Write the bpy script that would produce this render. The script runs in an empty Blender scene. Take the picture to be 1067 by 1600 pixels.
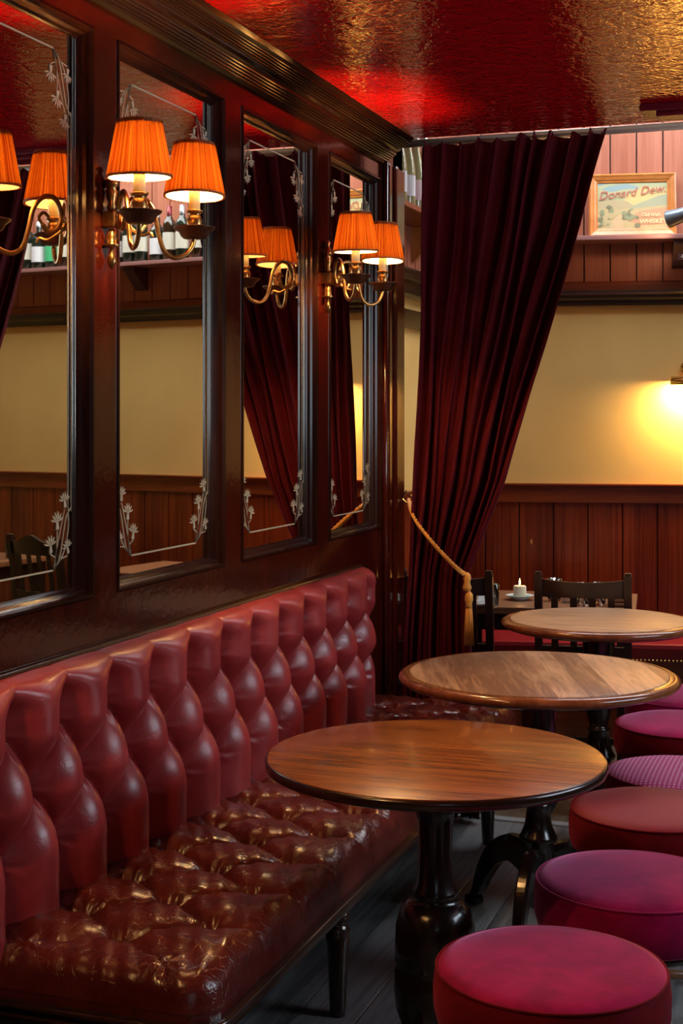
import bpy, bmesh, math, random
from mathutils import Vector, Matrix
random.seed(7)
PI = math.pi
sc = bpy.context.scene
COL = sc.collection
# ------------------------------------------------------------------ camera
GAM = math.atan((1312 - 533.5) / 2223.0)
cam_data = bpy.data.cameras.new('camera'); cam = bpy.data.objects.new('camera', cam_data); COL.objects.link(cam)
cam.location = (1.6, 0, 1.5); cam.rotation_euler = (PI / 2, 0, GAM)
cam_data.sensor_fit = 'HORIZONTAL'; cam_data.sensor_width = 36; cam_data.lens = 36 * 2223 / 1067.0
cam_data.shift_y = -147 / 1067.0; cam_data.clip_start = 0.05
sc.camera = cam
# ------------------------------------------------------------------ colour management, world
sc.view_settings.view_transform = 'Standard'; sc.view_settings.look = 'None'
sc.view_settings.gamma = 1; sc.view_settings.use_curve_mapping = False
sc.view_settings.exposure = 0.45
sc.cycles.use_denoising = True
sc.cycles.max_bounces = 10; sc.cycles.glossy_bounces = 6; sc.cycles.diffuse_bounces = 4
sc.cycles.sample_clamp_indirect = 6
w = bpy.data.worlds.new('world'); sc.world = w; w.use_nodes = True
w.node_tree.nodes['Background'].inputs[0].default_value = (0.55, 0.7, 1, 1)
w.node_tree.nodes['Background'].inputs[1].default_value = 0.3
# light levels
SKYLIGHT = 9.0
SKYLIGHT_COL = (0.86, 0.93, 1.0)
REAR_WINDOW = 0.8
SIDE_WINDOW = 8.0
WINDOW_COL = (0.75, 0.88, 1.0)
BULB = 1900.0
BULB_COL = (1.0, 0.55, 0.20)
WALL_LAMP = 45.0
SPOT = 12.0

# ------------------------------------------------------------------ materials
def mat(name, col=(.5, .5, .5), rough=.5, metal=0, **kw):
    m = bpy.data.materials.new(name); m.use_nodes = True
    b = m.node_tree.nodes['Principled BSDF']
    b.inputs['Base Color'].default_value = (*col, 1); b.inputs['Roughness'].default_value = rough
    b.inputs['Metallic'].default_value = metal
    for k, v in kw.items():
        k = k.replace('_', ' ')
        if k in b.inputs: b.inputs[k].default_value = v
    return m
def nd(m, typ, **kw):
    n = m.node_tree.nodes.new(typ)
    for k, v in kw.items():
        if hasattr(n, k): setattr(n, k, v)
        else: n.inputs[k].default_value = v
    return n
def ln(m, a, ao, b, bi): m.node_tree.links.new(a.outputs[ao], b.inputs[bi])
def bsdf(m): return m.node_tree.nodes['Principled BSDF']
def coords(m, scale=(1, 1, 1), rot=(0, 0, 0), kind='Object'):
    t = nd(m, 'ShaderNodeTexCoord'); p = nd(m, 'ShaderNodeMapping')
    p.inputs['Scale'].default_value = scale; p.inputs['Rotation'].default_value = rot
    ln(m, t, kind, p, 'Vector'); return p
def ramp(m, stops):
    r = nd(m, 'ShaderNodeValToRGB'); e = r.color_ramp.elements
    while len(e) < len(stops): e.new(.5)
    for x, (p, c) in zip(e, stops): x.position = p; x.color = (*c, 1)
    return r
def noise(m, vec, scale, detail=4, rough=.55, dist=0):
    n = nd(m, 'ShaderNodeTexNoise'); n.inputs['Scale'].default_value = scale; n.inputs['Detail'].default_value = detail
    n.inputs['Roughness'].default_value = rough; n.inputs['Distortion'].default_value = dist
    ln(m, vec, 'Vector', n, 'Vector'); return n
def bump(m, src, out, strength=.3, dist=.01, prev=None):
    b = nd(m, 'ShaderNodeBump'); b.inputs['Strength'].default_value = strength; b.inputs['Distance'].default_value = dist
    ln(m, src, out, b, 'Height')
    if prev: ln(m, prev, 'Normal', b, 'Normal')
    ln(m, b, 'Normal', bsdf(m), 'Normal'); return b
def mixc(m, a, b, fac, blend='MIX'):
    x = nd(m, 'ShaderNodeMix'); x.data_type = 'RGBA'; x.blend_type = blend
    for s, i in ((fac, 0), (a, 6), (b, 7)):
        if isinstance(s, tuple) and len(s) == 2: m.node_tree.links.new(s[0].outputs[s[1]], x.inputs[i])
        elif isinstance(s, tuple): x.inputs[i].default_value = (*s, 1)
        else: x.inputs[i].default_value = s
    return x
def wood(name, dark, light, rough=.25, scale=(14, 1.2, 14), coat=0, bumpk=.1, nscale=3.0, extra=None, rot=(0, 0, 0)):
    m = mat(name, dark, rough); p = coords(m, scale, rot)
    n = noise(m, p, nscale, 8, .62, .6); r = ramp(m, [(.30, dark), (.72, light)])
    ln(m, n, 'Fac', r, 'Fac'); ln(m, r, 'Color', bsdf(m), 'Base Color')
    bump(m, n, 'Fac', bumpk, .004)
    bsdf(m).inputs['Coat Weight'].default_value = coat; bsdf(m).inputs['Coat Roughness'].default_value = .08
    return m
def planked(name, dark, light, width, axis=0, rough=.3, tone=.5, bumpk=.15, long_scale=1.0, spec=.5, grooves=True, coat=0, rot=(0,0,0)):
    """wood boards running along one axis: board tone per board, grain along the board"""
    m = mat(name, dark, rough); p = coords(m, rot=rot)
    sep = nd(m, 'ShaderNodeSeparateXYZ'); ln(m, p, 'Vector', sep, 'Vector')
    d = nd(m, 'ShaderNodeMath', operation='DIVIDE'); ln(m, sep, axis, d, 0); d.inputs[1].default_value = width
    fl = nd(m, 'ShaderNodeMath', operation='FLOOR'); ln(m, d, 0, fl, 0)
    wn = nd(m, 'ShaderNodeTexWhiteNoise', noise_dimensions='1D'); ln(m, fl, 0, wn, 'W')
    q = nd(m, 'ShaderNodeMapping'); s = [1.0, 1.0, 1.0]
    for i in range(3): s[i] = 1.5 * long_scale
    s[axis] = 30
    q.inputs['Scale'].default_value = s; ln(m, p, 'Vector', q, 'Vector')
    off = nd(m, 'ShaderNodeVectorMath', operation='ADD'); ln(m, q, 'Vector', off, 0); 
    sc3 = nd(m, 'ShaderNodeVectorMath', operation='SCALE'); ln(m, wn, 'Color', sc3, 0); sc3.inputs['Scale'].default_value = 40
    ln(m, sc3, 'Vector', off, 1)
    n = nd(m, 'ShaderNodeTexNoise'); n.inputs['Scale'].default_value = 1.6; n.inputs['Detail'].default_value = 8; n.inputs['Distortion'].default_value = .8
    ln(m, off, 'Vector', n, 'Vector')
    ad = nd(m, 'ShaderNodeMath', operation='MULTIPLY_ADD'); ln(m, wn, 'Value', ad, 0); ad.inputs[1].default_value = tone; ln(m, n, 'Fac', ad, 2)
    sb = nd(m, 'ShaderNodeMath', operation='SUBTRACT'); ln(m, ad, 0, sb, 0); sb.inputs[1].default_value = tone / 2
    r = ramp(m, [(.28, dark), (.75, light)]); ln(m, sb, 0, r, 'Fac'); ln(m, r, 'Color', bsdf(m), 'Base Color')
    b1 = bump(m, n, 'Fac', bumpk, .003)
    if grooves:
        fr = nd(m, 'ShaderNodeMath', operation='FRACT'); ln(m, d, 0, fr, 0)
        pp = nd(m, 'ShaderNodeMath', operation='PINGPONG'); ln(m, fr, 0, pp, 0); pp.inputs[1].default_value = .5
        mr = nd(m, 'ShaderNodeMapRange'); ln(m, pp, 0, mr, 0); mr.inputs[2].default_value = .02
        bump(m, mr, 0, .6, .004, b1)
    bsdf(m).inputs['Specular IOR Level'].default_value = spec; bsdf(m).inputs['Coat Weight'].default_value = coat
    return m
M = {}
M['mahog'] = wood('mahogany_varnish', (.026, .0025, .0015), (.060, .007, .003), .13, (6, 6, 1.0), 0, .05); bsdf(M['mahog']).inputs['Specular IOR Level'].default_value = .38
p_ = coords(M['mahog'], (1, 1, 1)); n_ = noise(M['mahog'], p_, 30, 3); 
_b = [n for n in M['mahog'].node_tree.nodes if n.type == 'BUMP'][0]; bump(M['mahog'], n_, 'Fac', .16, .003, _b)
M['bead'] = wood('dark_bead_varnish', (.012, .003, .002), (.028, .008, .004), .2, (6, 6, 1.0), 0, .05); bsdf(M['bead']).inputs['Specular IOR Level'].default_value = .22
M['cornice'] = wood('cornice_varnish', (.010, .004, .002), (.028, .010, .005), .13, (6, .6, 6), .2, .15)
M['black_wood'] = wood('black_turned_wood', (.006, .003, .003), (.014, .006, .005), .22, (8, 8, 1), .3, .06)
M['chair_wood'] = wood('dark_chair_wood', (.010, .005, .004), (.030, .012, .008), .3, (10, 10, 1.5), .1, .08)
M['bench_wood'] = wood('dark_bench_wood', (.022, .010, .007), (.050, .022, .014), .2, (8, 1.5, 8), .5, .1)
M['mirror'] = mat('mirror_silver', (.92, .87, .76), .012, 1)
# ceiling: deep red gloss over embossed paper
m = M['ceiling'] = mat('red_embossed_gloss', (.36, .003, .004), .07)
p = coords(m, (1, 1, 1)); v = nd(m, 'ShaderNodeTexVoronoi', feature='DISTANCE_TO_EDGE'); v.inputs['Scale'].default_value = 9
wv = noise(m, p, 6, 2); dv = nd(m, 'ShaderNodeVectorMath', operation='MULTIPLY_ADD'); ln(m, wv, 'Color', dv, 0); dv.inputs[1].default_value = (.12, .12, .12); ln(m, p, 'Vector', dv, 2)
ln(m, dv, 'Vector', v, 'Vector')
mr = nd(m, 'ShaderNodeMapRange'); ln(m, v, 'Distance', mr, 0); mr.inputs[2].default_value = .12
b1 = bump(m, mr, 0, .16, .004)
rg = nd(m, 'ShaderNodeTexWave', wave_type='RINGS'); rg.inputs['Scale'].default_value = 12; rg.inputs['Distortion'].default_value = 14; rg.inputs['Detail'].default_value = 2; rg.inputs['Detail Scale'].default_value = 3
ln(m, p, 'Vector', rg, 'Vector'); b2 = bump(m, rg, 'Fac', .22, .0018, b1)
n3 = noise(m, p, 90, 3); bump(m, n3, 'Fac', .12, .0015, b2)
bsdf(m).inputs['Specular IOR Level'].default_value = .8
# leathers
def leather(name, dark, light, rough, bumpk):
    m = mat(name, dark, rough); p = coords(m, (1, 1, 1))
    n = noise(m, p, 7, 5, .6, .3); r = ramp(m, [(.35, dark), (.68, light)]); ln(m, n, 'Fac', r, 'Fac')
    ln(m, r, 'Color', bsdf(m), 'Base Color')
    v = nd(m, 'ShaderNodeTexVoronoi', feature='DISTANCE_TO_EDGE'); v.inputs['Scale'].default_value = 22
    wv = noise(m, p, 12, 4); dv = nd(m, 'ShaderNodeVectorMath', operation='MULTIPLY_ADD'); ln(m, wv, 'Color', dv, 0)
    dv.inputs[1].default_value = (.18, .18, .18); ln(m, p, 'Vector', dv, 2); ln(m, dv, 'Vector', v, 'Vector')
    mr = nd(m, 'ShaderNodeMapRange'); ln(m, v, 'Distance', mr, 0); mr.inputs[2].default_value = .035
    b1 = bump(m, mr, 0, bumpk, .0015)
    n2 = noise(m, p, 260, 3); b2 = bump(m, n2, 'Fac', bumpk * .5, .0012, b1)
    n4 = noise(m, p, 26, 4, .6, .8); bump(m, n4, 'Fac', bumpk * .9, .004, b2)
    rr = nd(m, 'ShaderNodeMapRange'); ln(m, n, 'Fac', rr, 0); rr.inputs[3].default_value = rough - .06; rr.inputs[4].default_value = rough + .12
    ln(m, rr, 0, bsdf(m), 'Roughness')
    return m
M['leather_back'] = leather('burgundy_leather', (.28, .021, .025), (.40, .042, .042), .29, .14)
M['leather_seat'] = leather('worn_brown_burgundy_leather', (.075, .008, .007), (.15, .024, .016), .21, .30)
M['button'] = mat('leather_button', (.12, .012, .014), .35)
def velvet(name, col, sheen=(1, .3, .6), sw=.6, mottled=.35):
    m = mat(name, col, .85); p = coords(m, (1, 1, 1)); n = noise(m, p, 14, 5, .6, .5)
    dk = tuple(c * (1 - mottled) for c in col); r = ramp(m, [(.38, dk), (.65, col)]); ln(m, n, 'Fac', r, 'Fac')
    ln(m, r, 'Color', bsdf(m), 'Base Color'); n2 = noise(m, p, 500, 2); bump(m, n2, 'Fac', .25, .002)
    bsdf(m).inputs['Sheen Weight'].default_value = sw; bsdf(m).inputs['Sheen Tint'].default_value = (*sheen, 1)
    bsdf(m).inputs['Sheen Roughness'].default_value = .35; bsdf(m).inputs['Specular IOR Level'].default_value = .15
    return m
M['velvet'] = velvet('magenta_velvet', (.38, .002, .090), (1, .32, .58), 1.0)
M['velvet_shaded'] = velvet('shaded_crimson_velvet', (.17, .001, .006), (1, .15, .3), .25)  # stool sides: the weaker light on them is put into a darker colour
M['curtain'] = velvet('plum_curtain_velvet', (.070, .0008, .004), (.9, .12, .30), .20, .2)
def dotted(name, col, dot, scale, size, rough=.7):
    m = mat(name, col, rough); p = coords(m, (scale, scale, scale), (0, 0, .5))
    fr = nd(m, 'ShaderNodeVectorMath', operation='FRACTION'); ln(m, p, 'Vector', fr, 0)
    ds = nd(m, 'ShaderNodeVectorMath', operation='SUBTRACT'); ln(m, fr, 0, ds, 0); ds.inputs[1].default_value = (.5, .5, 0)
    mu = nd(m, 'ShaderNodeVectorMath', operation='MULTIPLY'); ln(m, ds, 0, mu, 0); mu.inputs[1].default_value = (1, 1, 0)
    le = nd(m, 'ShaderNodeVectorMath', operation='LENGTH'); ln(m, mu, 0, le, 0)
    lt = nd(m, 'ShaderNodeMath', operation='LESS_THAN'); ln(m, le, 'Value', lt, 0); lt.inputs[1].default_value = size
    x = mixc(m, col, dot, (lt, 0)); ln(m, x, 2, bsdf(m), 'Base Color')
    bump(m, lt, 0, .3, .001); bsdf(m).inputs['Sheen Weight'].default_value = .1; bsdf(m).inputs['Specular IOR Level'].default_value = .2
    return m
M['dot_pink'] = dotted('pink_dotted_fabric', (.48, .03, .16), (.75, .42, .62), 75, .24)
M['dot_red'] = dotted('dark_red_woven_fabric', (.20, .004, .014), (.30, .03, .05), 180, .3, .6)
# table tops
M['top_near'] = wood('orange_brown_table_wood', (.14, .030, .006), (.52, .16, .026), .24, (2.2, 22, 5), .25, .05, 1.6, rot=(0, 0, .1))
M['top_mid'] = planked('pale_planked_table_wood', (.22, .11, .06), (.64, .41, .25), .085, 0, .34, .5, .12, 2, .5, False, rot=(0, 0, -.34))
M['top_far'] = wood('pale_grained_table_wood', (.28, .15, .08), (.62, .41, .25), .35, (2.0, 20, 5), 0, .15, 2.0, rot=(0, 0, -.3))
M['rim'] = wood('red_brown_rim_wood', (.12, .032, .010), (.30, .09, .03), .2, (5, 5, 5), .4, .08)
M['rim_dark'] = wood('dark_rim_wood', (.012, .005, .003), (.03, .01, .006), .22, (5, 5, 5), .4, .08)
M['table_pine'] = wood('plain_table_wood', (.17, .07, .03), (.33, .15, .07), .35, (1.5, 14, 5), .1, .08)
# floor
M['floor'] = planked('grey_floorboards', (.12, .13, .14), (.38, .39, .39), .155, 0, .28, .35, .5, 1.2, .5)
M['floor_far'] = planked('tan_floorboards', (.10, .07, .045), (.20, .15, .10), .14, 0, .35, .3, .3, 1.2)
# walls
m = M['cream'] = mat('cream_plaster', (.6, .4, .16), .45); p = coords(m); n = noise(m, p, 2.2, 4); r = ramp(m, [(.3, (.68, .43, .14)), (.7, (.77, .52, .18))])
ln(m, n, 'Fac', r, 'Fac'); ln(m, r, 'Color', bsdf(m), 'Base Color'); n2 = noise(m, p, 40, 5); bump(m, n2, 'Fac', .1, .003)
M['board_up'] = planked('painted_red_boards', (.36, .115, .065), (.48, .175, .110), .126, 0, .42, .25, .12, .8, .4, False)
M['board_low'] = planked('varnished_wainscot_boards', (.10, .010, .002), (.24, .036, .007), .165, 0, .25, .25, .1, .7, .5, False, coat=.2)
M['rail_wood'] = wood('varnished_rail_wood', (.13, .018, .004), (.26, .050, .010), .25, (.8, 12, 12), .2, .06)
M['groove'] = mat('groove_dark', (.02, .006, .003), .6)
M['dark_mould'] = wood('black_brown_picture_rail', (.012, .007, .003), (.04, .022, .008), .25, (.8, 12, 12), .3, .06)
M['red_band'] = wood('red_brown_fascia', (.16, .03, .012), (.27, .06, .025), .3, (.8, 12, 12), .1, .06)
M['shelf'] = wood('painted_mauve_shelf', (.30, .13, .12), (.38, .18, .16), .4, (.8, 12, 12), 0, .06)
M['bracket'] = mat('purple_bracket_paint', (.07, .02, .03), .4)
M['white_ceil'] = mat('white_plaster', (.75, .74, .70), .6)
M['dim_wall'] = mat('ochre_wall_paint', (.30, .18, .08), .6)
# metals, glass etc.
M['brass'] = mat('aged_brass', (.42, .22, .07), .30, 1)
m = M['brass']; p = coords(m, (1, 1, 1)); n = noise(m, p, 60, 4); r = ramp(m, [(.3, (.26, .13, .045)), (.7, (.50, .27, .09))]); ln(m, n, 'Fac', r, 'Fac'); ln(m, r, 'Color', bsdf(m), 'Base Color')
M['bronze'] = mat('dark_bronze_pan', (.07, .025, .012), .28, .6)
M['brass_hi'] = mat('polished_brass', (.62, .42, .14), .18, 1)
M['steel'] = mat('brushed_steel', (.72, .80, .86), .35, .7)
M['grey_metal'] = mat('grey_enamel', (.20, .25, .30), .3, .3)
M['candle_tube'] = mat('cream_candle_sleeve', (.85, .68, .42), .5, Subsurface_Weight=.3)
M['gold_cord'] = mat('gold_cord', (.70, .30, .03), .45, 0, Sheen_Weight=.3)
M['white_china'] = mat('white_china', (.80, .80, .78), .15)
M['teal_china'] = mat('turquoise_glaze', (.04, .42, .36), .15)
M['wax'] = mat('cream_wax', (.85, .70, .50), .5, Subsurface_Weight=.4, Subsurface_Radius=(.02, .012, .006))
M['wick'] = mat('black_wick', (.01, .01, .01), .8)
M['glass'] = mat('clear_glass', (.95, .97, .97), .02, 0, Transmission_Weight=1.0, IOR=1.45)
M['glass_dark'] = mat('dark_green_bottle_glass', (.012, .022, .014), .06, 0, Specular_IOR_Level=.7)
M['glass_brown'] = mat('brown_bottle_glass', (.03, .014, .006), .06, 0, Specular_IOR_Level=.7)
M['glass_pale'] = mat('pale_straw_wine_glass', (.35, .33, .16), .06, 0, Specular_IOR_Level=.7)
M['foil'] = mat('silver_foil', (.5, .55, .6), .25, .8)
M['foil_red'] = mat('dark_red_foil', (.20, .02, .03), .3, .3)
M['paper'] = mat('cream_paper_label', (.68, .66, .56), .6)
M['paper_white'] = mat('white_paper_label', (.75, .76, .80), .6)
M['paper_pink'] = mat('pale_pink_label', (.75, .55, .58), .6)
M['paper_green'] = mat('green_paper_label', (.06, .48, .20), .6)
M['ink'] = mat('dark_ink', (.08, .05, .04), .6)
M['frost'] = mat('etched_frosted_line', (.50, .44, .30), .45)
M['black'] = mat('black_shadow_gap', (.01, .008, .006), .6)
M['orange_pine'] = wood('orange_pine_frame', (.42, .13, .025), (.62, .23, .05), .3, (6, 6, 6), .2, .05)
M['studs'] = M['brass_hi']
def emit(name, col, s):
    m = bpy.data.materials.new(name); m.use_nodes = True; nt = m.node_tree; nt.nodes.clear()
    e = nt.nodes.new('ShaderNodeEmission'); o = nt.nodes.new('ShaderNodeOutputMaterial'); e.inputs[0].default_value = (*col, 1); e.inputs[1].default_value = s
    nt.links.new(e.outputs[0], o.inputs[0]); return m
M['skylight'] = emit('daylit_skylight_pane', SKYLIGHT_COL, SKYLIGHT)
M['rear_pane'] = emit('daylit_window_pane', WINDOW_COL, REAR_WINDOW)
M['side_pane'] = emit('daylit_side_pane', WINDOW_COL, SIDE_WINDOW)
M['flame'] = emit('candle_flame', (1, .42, .08), 30)
M['bulb'] = emit('warm_bulb_glass', BULB_COL, BULB)
M['lens'] = emit('warm_lamp_lens', (1, .65, .35), 14)
# pleated shade: light passes through the cloth
m = M['shade'] = bpy.data.materials.new('pleated_orange_silk'); m.use_nodes = True; nt = m.node_tree; nt.nodes.clear()
o = nt.nodes.new('ShaderNodeOutputMaterial'); mx = nt.nodes.new('ShaderNodeMixShader'); tr = nt.nodes.new('ShaderNodeBsdfTranslucent'); df = nt.nodes.new('ShaderNodeBsdfDiffuse')
g = nt.nodes.new('ShaderNodeTexCoord'); sx_ = nt.nodes.new('ShaderNodeSeparateXYZ'); at = nt.nodes.new('ShaderNodeMath'); at.operation = 'ARCTAN2'
nn = nt.nodes.new('ShaderNodeTexNoise'); nn.noise_dimensions = '1D'; nn.inputs['Scale'].default_value = 13; nn.inputs['Detail'].default_value = 3; nn.inputs['Roughness'].default_value = .7
rr = nt.nodes.new('ShaderNodeValToRGB'); e = rr.color_ramp.elements; e[0].position = .38; e[0].position = .42; e[0].color = (.20, .032, .003, 1); e[1].position = .62; e[1].color = (.60, .22, .03, 1)
nt.links.new(g.outputs['Object'], sx_.inputs[0]); nt.links.new(sx_.outputs[1], at.inputs[0]); nt.links.new(sx_.outputs[0], at.inputs[1]); nt.links.new(at.outputs[0], nn.inputs['W']); nt.links.new(nn.outputs['Fac'], rr.inputs[0])
nt.links.new(rr.outputs[0], tr.inputs[0]); df.inputs[0].default_value = (.30, .07, .015, 1); mx.inputs[0].default_value = .4
nt.links.new(tr.outputs[0], mx.inputs[1]); nt.links.new(df.outputs[0], mx.inputs[2]); nt.links.new(mx.outputs[0], o.inputs[0])
m = M['liner'] = bpy.data.materials.new('white_shade_lining'); m.use_nodes = True; nt = m.node_tree; nt.nodes.clear()
o = nt.nodes.new('ShaderNodeOutputMaterial'); mx = nt.nodes.new('ShaderNodeMixShader'); tr = nt.nodes.new('ShaderNodeBsdfTranslucent'); df = nt.nodes.new('ShaderNodeBsdfDiffuse')
tr.inputs[0].default_value = (1, .85, .6, 1); df.inputs[0].default_value = (.93, .80, .55, 1); mx.inputs[0].default_value = .88
nt.links.new(tr.outputs[0], mx.inputs[1]); nt.links.new(df.outputs[0], mx.inputs[2]); nt.links.new(mx.outputs[0], o.inputs[0])
M['shade_trim'] = mat('shade_braid', (.36, .11, .03), .7)

# ------------------------------------------------------------------ mesh helpers
class MB:
    def __init__(s): s.v = []; s.f = []; s.m = []; s.sm = []
    def add(s, vs, fs, mi=0, smooth=False, mtx=None):
        o = len(s.v)
        for q in vs:
            q = Vector(q)
            s.v.append(mtx @ q if mtx else q)
        for f in fs: s.f.append([o + i for i in f]); s.m.append(mi); s.sm.append(smooth)
        return s
    def box(s, c, d, mi=0, bev=0.0, rz=0, mtx=None):
        bm = bmesh.new(); bmesh.ops.create_cube(bm, size=1)
        for q in bm.verts: q.co = Vector((q.co.x * d[0], q.co.y * d[1], q.co.z * d[2]))
        if bev > 0: bmesh.ops.bevel(bm, geom=bm.edges[:], offset=min(bev, min(d) * .45), segments=2, profile=.6, affect='EDGES')
        R = Matrix.Translation(c) @ Matrix.Rotation(rz, 4, 'Z')
        if mtx: R = mtx @ R
        bm.verts.index_update()
        s.add([q.co for q in bm.verts], [[q.index for q in f.verts] for f in bm.faces], mi, False, R); bm.free(); return s
    def bx(s, x0, x1, y0, y1, z0, z1, mi=0, bev=0): return s.box(((x0+x1)/2, (y0+y1)/2, (z0+z1)/2), (x1-x0, y1-y0, z1-z0), mi, bev)
    def lathe(s, prof, c=(0, 0, 0), n=32, mi=0, cap=True, mtx=None, smooth=True):
        vs = []; fs = []
        for r, z in prof:
            for k in range(n):
                a = 2 * PI * k / n; vs.append((c[0] + r * math.cos(a), c[1] + r * math.sin(a), c[2] + z))
        for i in range(len(prof) - 1):
            for k in range(n):
                k2 = (k + 1) % n; fs.append([i*n+k, i*n+k2, (i+1)*n+k2, (i+1)*n+k])
        if cap:
            fs.append(list(range(n))[::-1]); fs.append([(len(prof)-1)*n + k for k in range(n)])
        return s.add(vs, fs, mi, smooth, mtx)
    def tube(s, pts, r, n=8, mi=0, closed=False, mtx=None):
        pts = [Vector(q) for q in pts]; N = len(pts); rad = r if isinstance(r, (list, tuple)) else [r] * N
        vs = []; fs = []; prev = None
        for i, q in enumerate(pts):
            if closed: t = pts[(i+1) % N] - pts[i-1]
            else: t = pts[min(i+1, N-1)] - pts[max(i-1, 0)]
            t.normalize()
            if prev is None: a = Vector((0, 0, 1)) if abs(t.z) < .9 else Vector((1, 0, 0)); u = t.cross(a).normalized()
            else: u = (prev - t * prev.dot(t)).normalized()
            prev = u; v = t.cross(u)
            for k in range(n):
                an = 2 * PI * k / n; vs.append(q + (u * math.cos(an) + v * math.sin(an)) * rad[i])
        for i in range(N if closed else N - 1):
            j = (i + 1) % N
            for k in range(n):
                k2 = (k+1) % n; fs.append([i*n+k, i*n+k2, j*n+k2, j*n+k])
        if not closed: fs.append(list(range(n))[::-1]); fs.append([(N-1)*n+k for k in range(n)])
        return s.add(vs, fs, mi, True, mtx)
    def prism(s, poly, axis, a0, a1, mi=0, mtx=None, smooth=False):
        """extrude a 2D polygon along an axis; polygon given in the two other axes in order"""
        n = len(poly); vs = []
        for a in (a0, a1):
            for (p, q) in poly: vs.append({0: (a, p, q), 1: (p, a, q), 2: (p, q, a)}[axis])
        fs = [[k, (k+1) % n, n+(k+1) % n, n+k] for k in range(n)]
        s.add(vs, fs, mi, smooth, mtx); s.add(vs, [list(range(n))[::-1], [n+k for k in range(n)]], mi, False, mtx); return s
    def grid(s, nu, nv, fn, mi=0, smooth=True, flip=False):
        vs = [fn(i / nu, j / nv) for j in range(nv + 1) for i in range(nu + 1)]; fs = []
        for j in range(nv):
            for i in range(nu):
                a = j*(nu+1)+i; f = [a, a+1, a+nu+2, a+nu+1]; fs.append(f[::-1] if flip else f)
        return s.add(vs, fs, mi, smooth)
    def build(s, name, mats, parent=None, loc=None, sharp=True, fix=True):
        me = bpy.data.meshes.new(name); me.from_pydata([tuple(q) for q in s.v], [], s.f)
        for m in (mats if isinstance(mats, (list, tuple)) else [mats]): me.materials.append(m)
        for p, mi, sm in zip(me.polygons, s.m, s.sm): p.material_index = mi; p.use_smooth = sm
        if fix:
            bm = bmesh.new(); bm.from_mesh(me); bmesh.ops.recalc_face_normals(bm, faces=bm.faces); bm.to_mesh(me); bm.free()
        me.update(); o = bpy.data.objects.new(name, me); COL.objects.link(o)
        if parent: o.parent = parent
        if loc: o.location = loc
        return o
def tag(o, label=None, cat=None, group=None, kind=None):
    if label: o['label'] = label
    if cat: o['category'] = cat
    if group: o['group'] = group
    if kind: o['kind'] = kind
    return o
def struct(o): o['kind'] = 'structure'; return o
def empty(name, loc, label, cat, group=None, rz=0):
    o = bpy.data.objects.new(name, None); COL.objects.link(o); o.location = loc; o.rotation_euler = (0, 0, rz); o.empty_display_size = .05
    return tag(o, label, cat, group)
def copy_tree(o, parent=None):
    c = o.copy(); COL.objects.link(c)
    if parent: c.parent = parent
    for ch in list(o.children): copy_tree(ch, c)
    return c
def place(o, loc, rz=0, label=None):
    o.location = loc; o.rotation_euler = (0, 0, rz)
    if label: o['label'] = label
    return o
def lamp(name, typ, loc, energy, col, size=.02, rot=(0, 0, 0), spot=None, parent=None):
    l = bpy.data.lights.new(name, typ); l.energy = energy; l.color = col
    if typ in ('POINT', 'SPOT'): l.shadow_soft_size = size
    if typ == 'SPOT': l.spot_size = spot or 1; l.spot_blend = .6
    o = bpy.data.objects.new(name, l); COL.objects.link(o); o.location = loc; o.rotation_euler = rot
    if parent: o.parent = parent
    return o
def text_mesh(body, size, align='CENTER', extrude=.0006, shear=0.0):
    c = bpy.data.curves.new('lettering', 'FONT'); c.body = body; c.size = size; c.align_x = align; c.extrude = extrude; c.shear = shear; c.resolution_u = 3
    o = bpy.data.objects.new('lettering', c); COL.objects.link(o); dg = bpy.context.evaluated_depsgraph_get()
    me = bpy.data.meshes.new_from_object(o.evaluated_get(dg)); bpy.data.objects.remove(o); return me
def add_mesh(mb, me, mtx, mi=0): mb.add([q.co for q in me.vertices], [list(p.vertices) for p in me.polygons], mi, False, mtx)
def interp(tab, x):
    tab = sorted(tab)
    if x <= tab[0][0]: return tab[0][1]
    for (a, b), (c, d) in zip(tab, tab[1:]):
        if x <= c:
            t = (x - a) / (c - a); return b + (d - b) * t
    return tab[-1][1]
def spline(pts, n=10):
    P = [Vector(p) for p in pts]; P = [P[0]*2-P[1]] + P + [P[-1]*2-P[-2]]; out = []
    for i in range(1, len(P) - 2):
        for k in range(n):
            t = k / n; a, b, c, d = P[i-1], P[i], P[i+1], P[i+2]
            out.append(.5*((2*b)+(c-a)*t+(2*a-5*b+4*c-d)*t*t+(3*b-a-3*c+d)*t**3))
    out.append(P[-2]); return out

# ================================================================== STRUCTURE
XR = 3.4; YB = -1.6; CEIL = 2.53; YE = 5.04      # snug: right wall, rear wall, ceiling height, ceiling edge
TB = math.tan(math.radians(10.3))                 # the back wall runs at an angle
def yw(x): return 6.92 + x * TB
struct(MB().bx(-.3, XR + .1, YB, 5.2, -.05, 0).build('floor', M['floor']))
f2 = MB(); f2.add([(-.3, 5.2, 0), (5.2, 5.2, 0), (5.2, yw(5.2)+.1, 0), (-.3, yw(-.3)+.1, 0), (-.3, 5.2, -.05), (5.2, 5.2, -.05), (5.2, yw(5.2)+.1, -.05), (-.3, yw(-.3)+.1, -.05)],
                  [[0,1,2,3],[7,6,5,4],[0,4,5,1],[1,5,6,2],[2,6,7,3],[3,7,4,0]]); struct(f2.build('floor_back_room', M['floor_far']))
struct(MB().bx(.02, 2.2, 5.19, 5.235, 0, .008, 0, .003).build('trim_1', M['steel']))
struct(MB().bx(-.15, XR + .1, YB - .1, YE, CEIL, CEIL + .12).build('ceiling', M['ceiling']))
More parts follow.
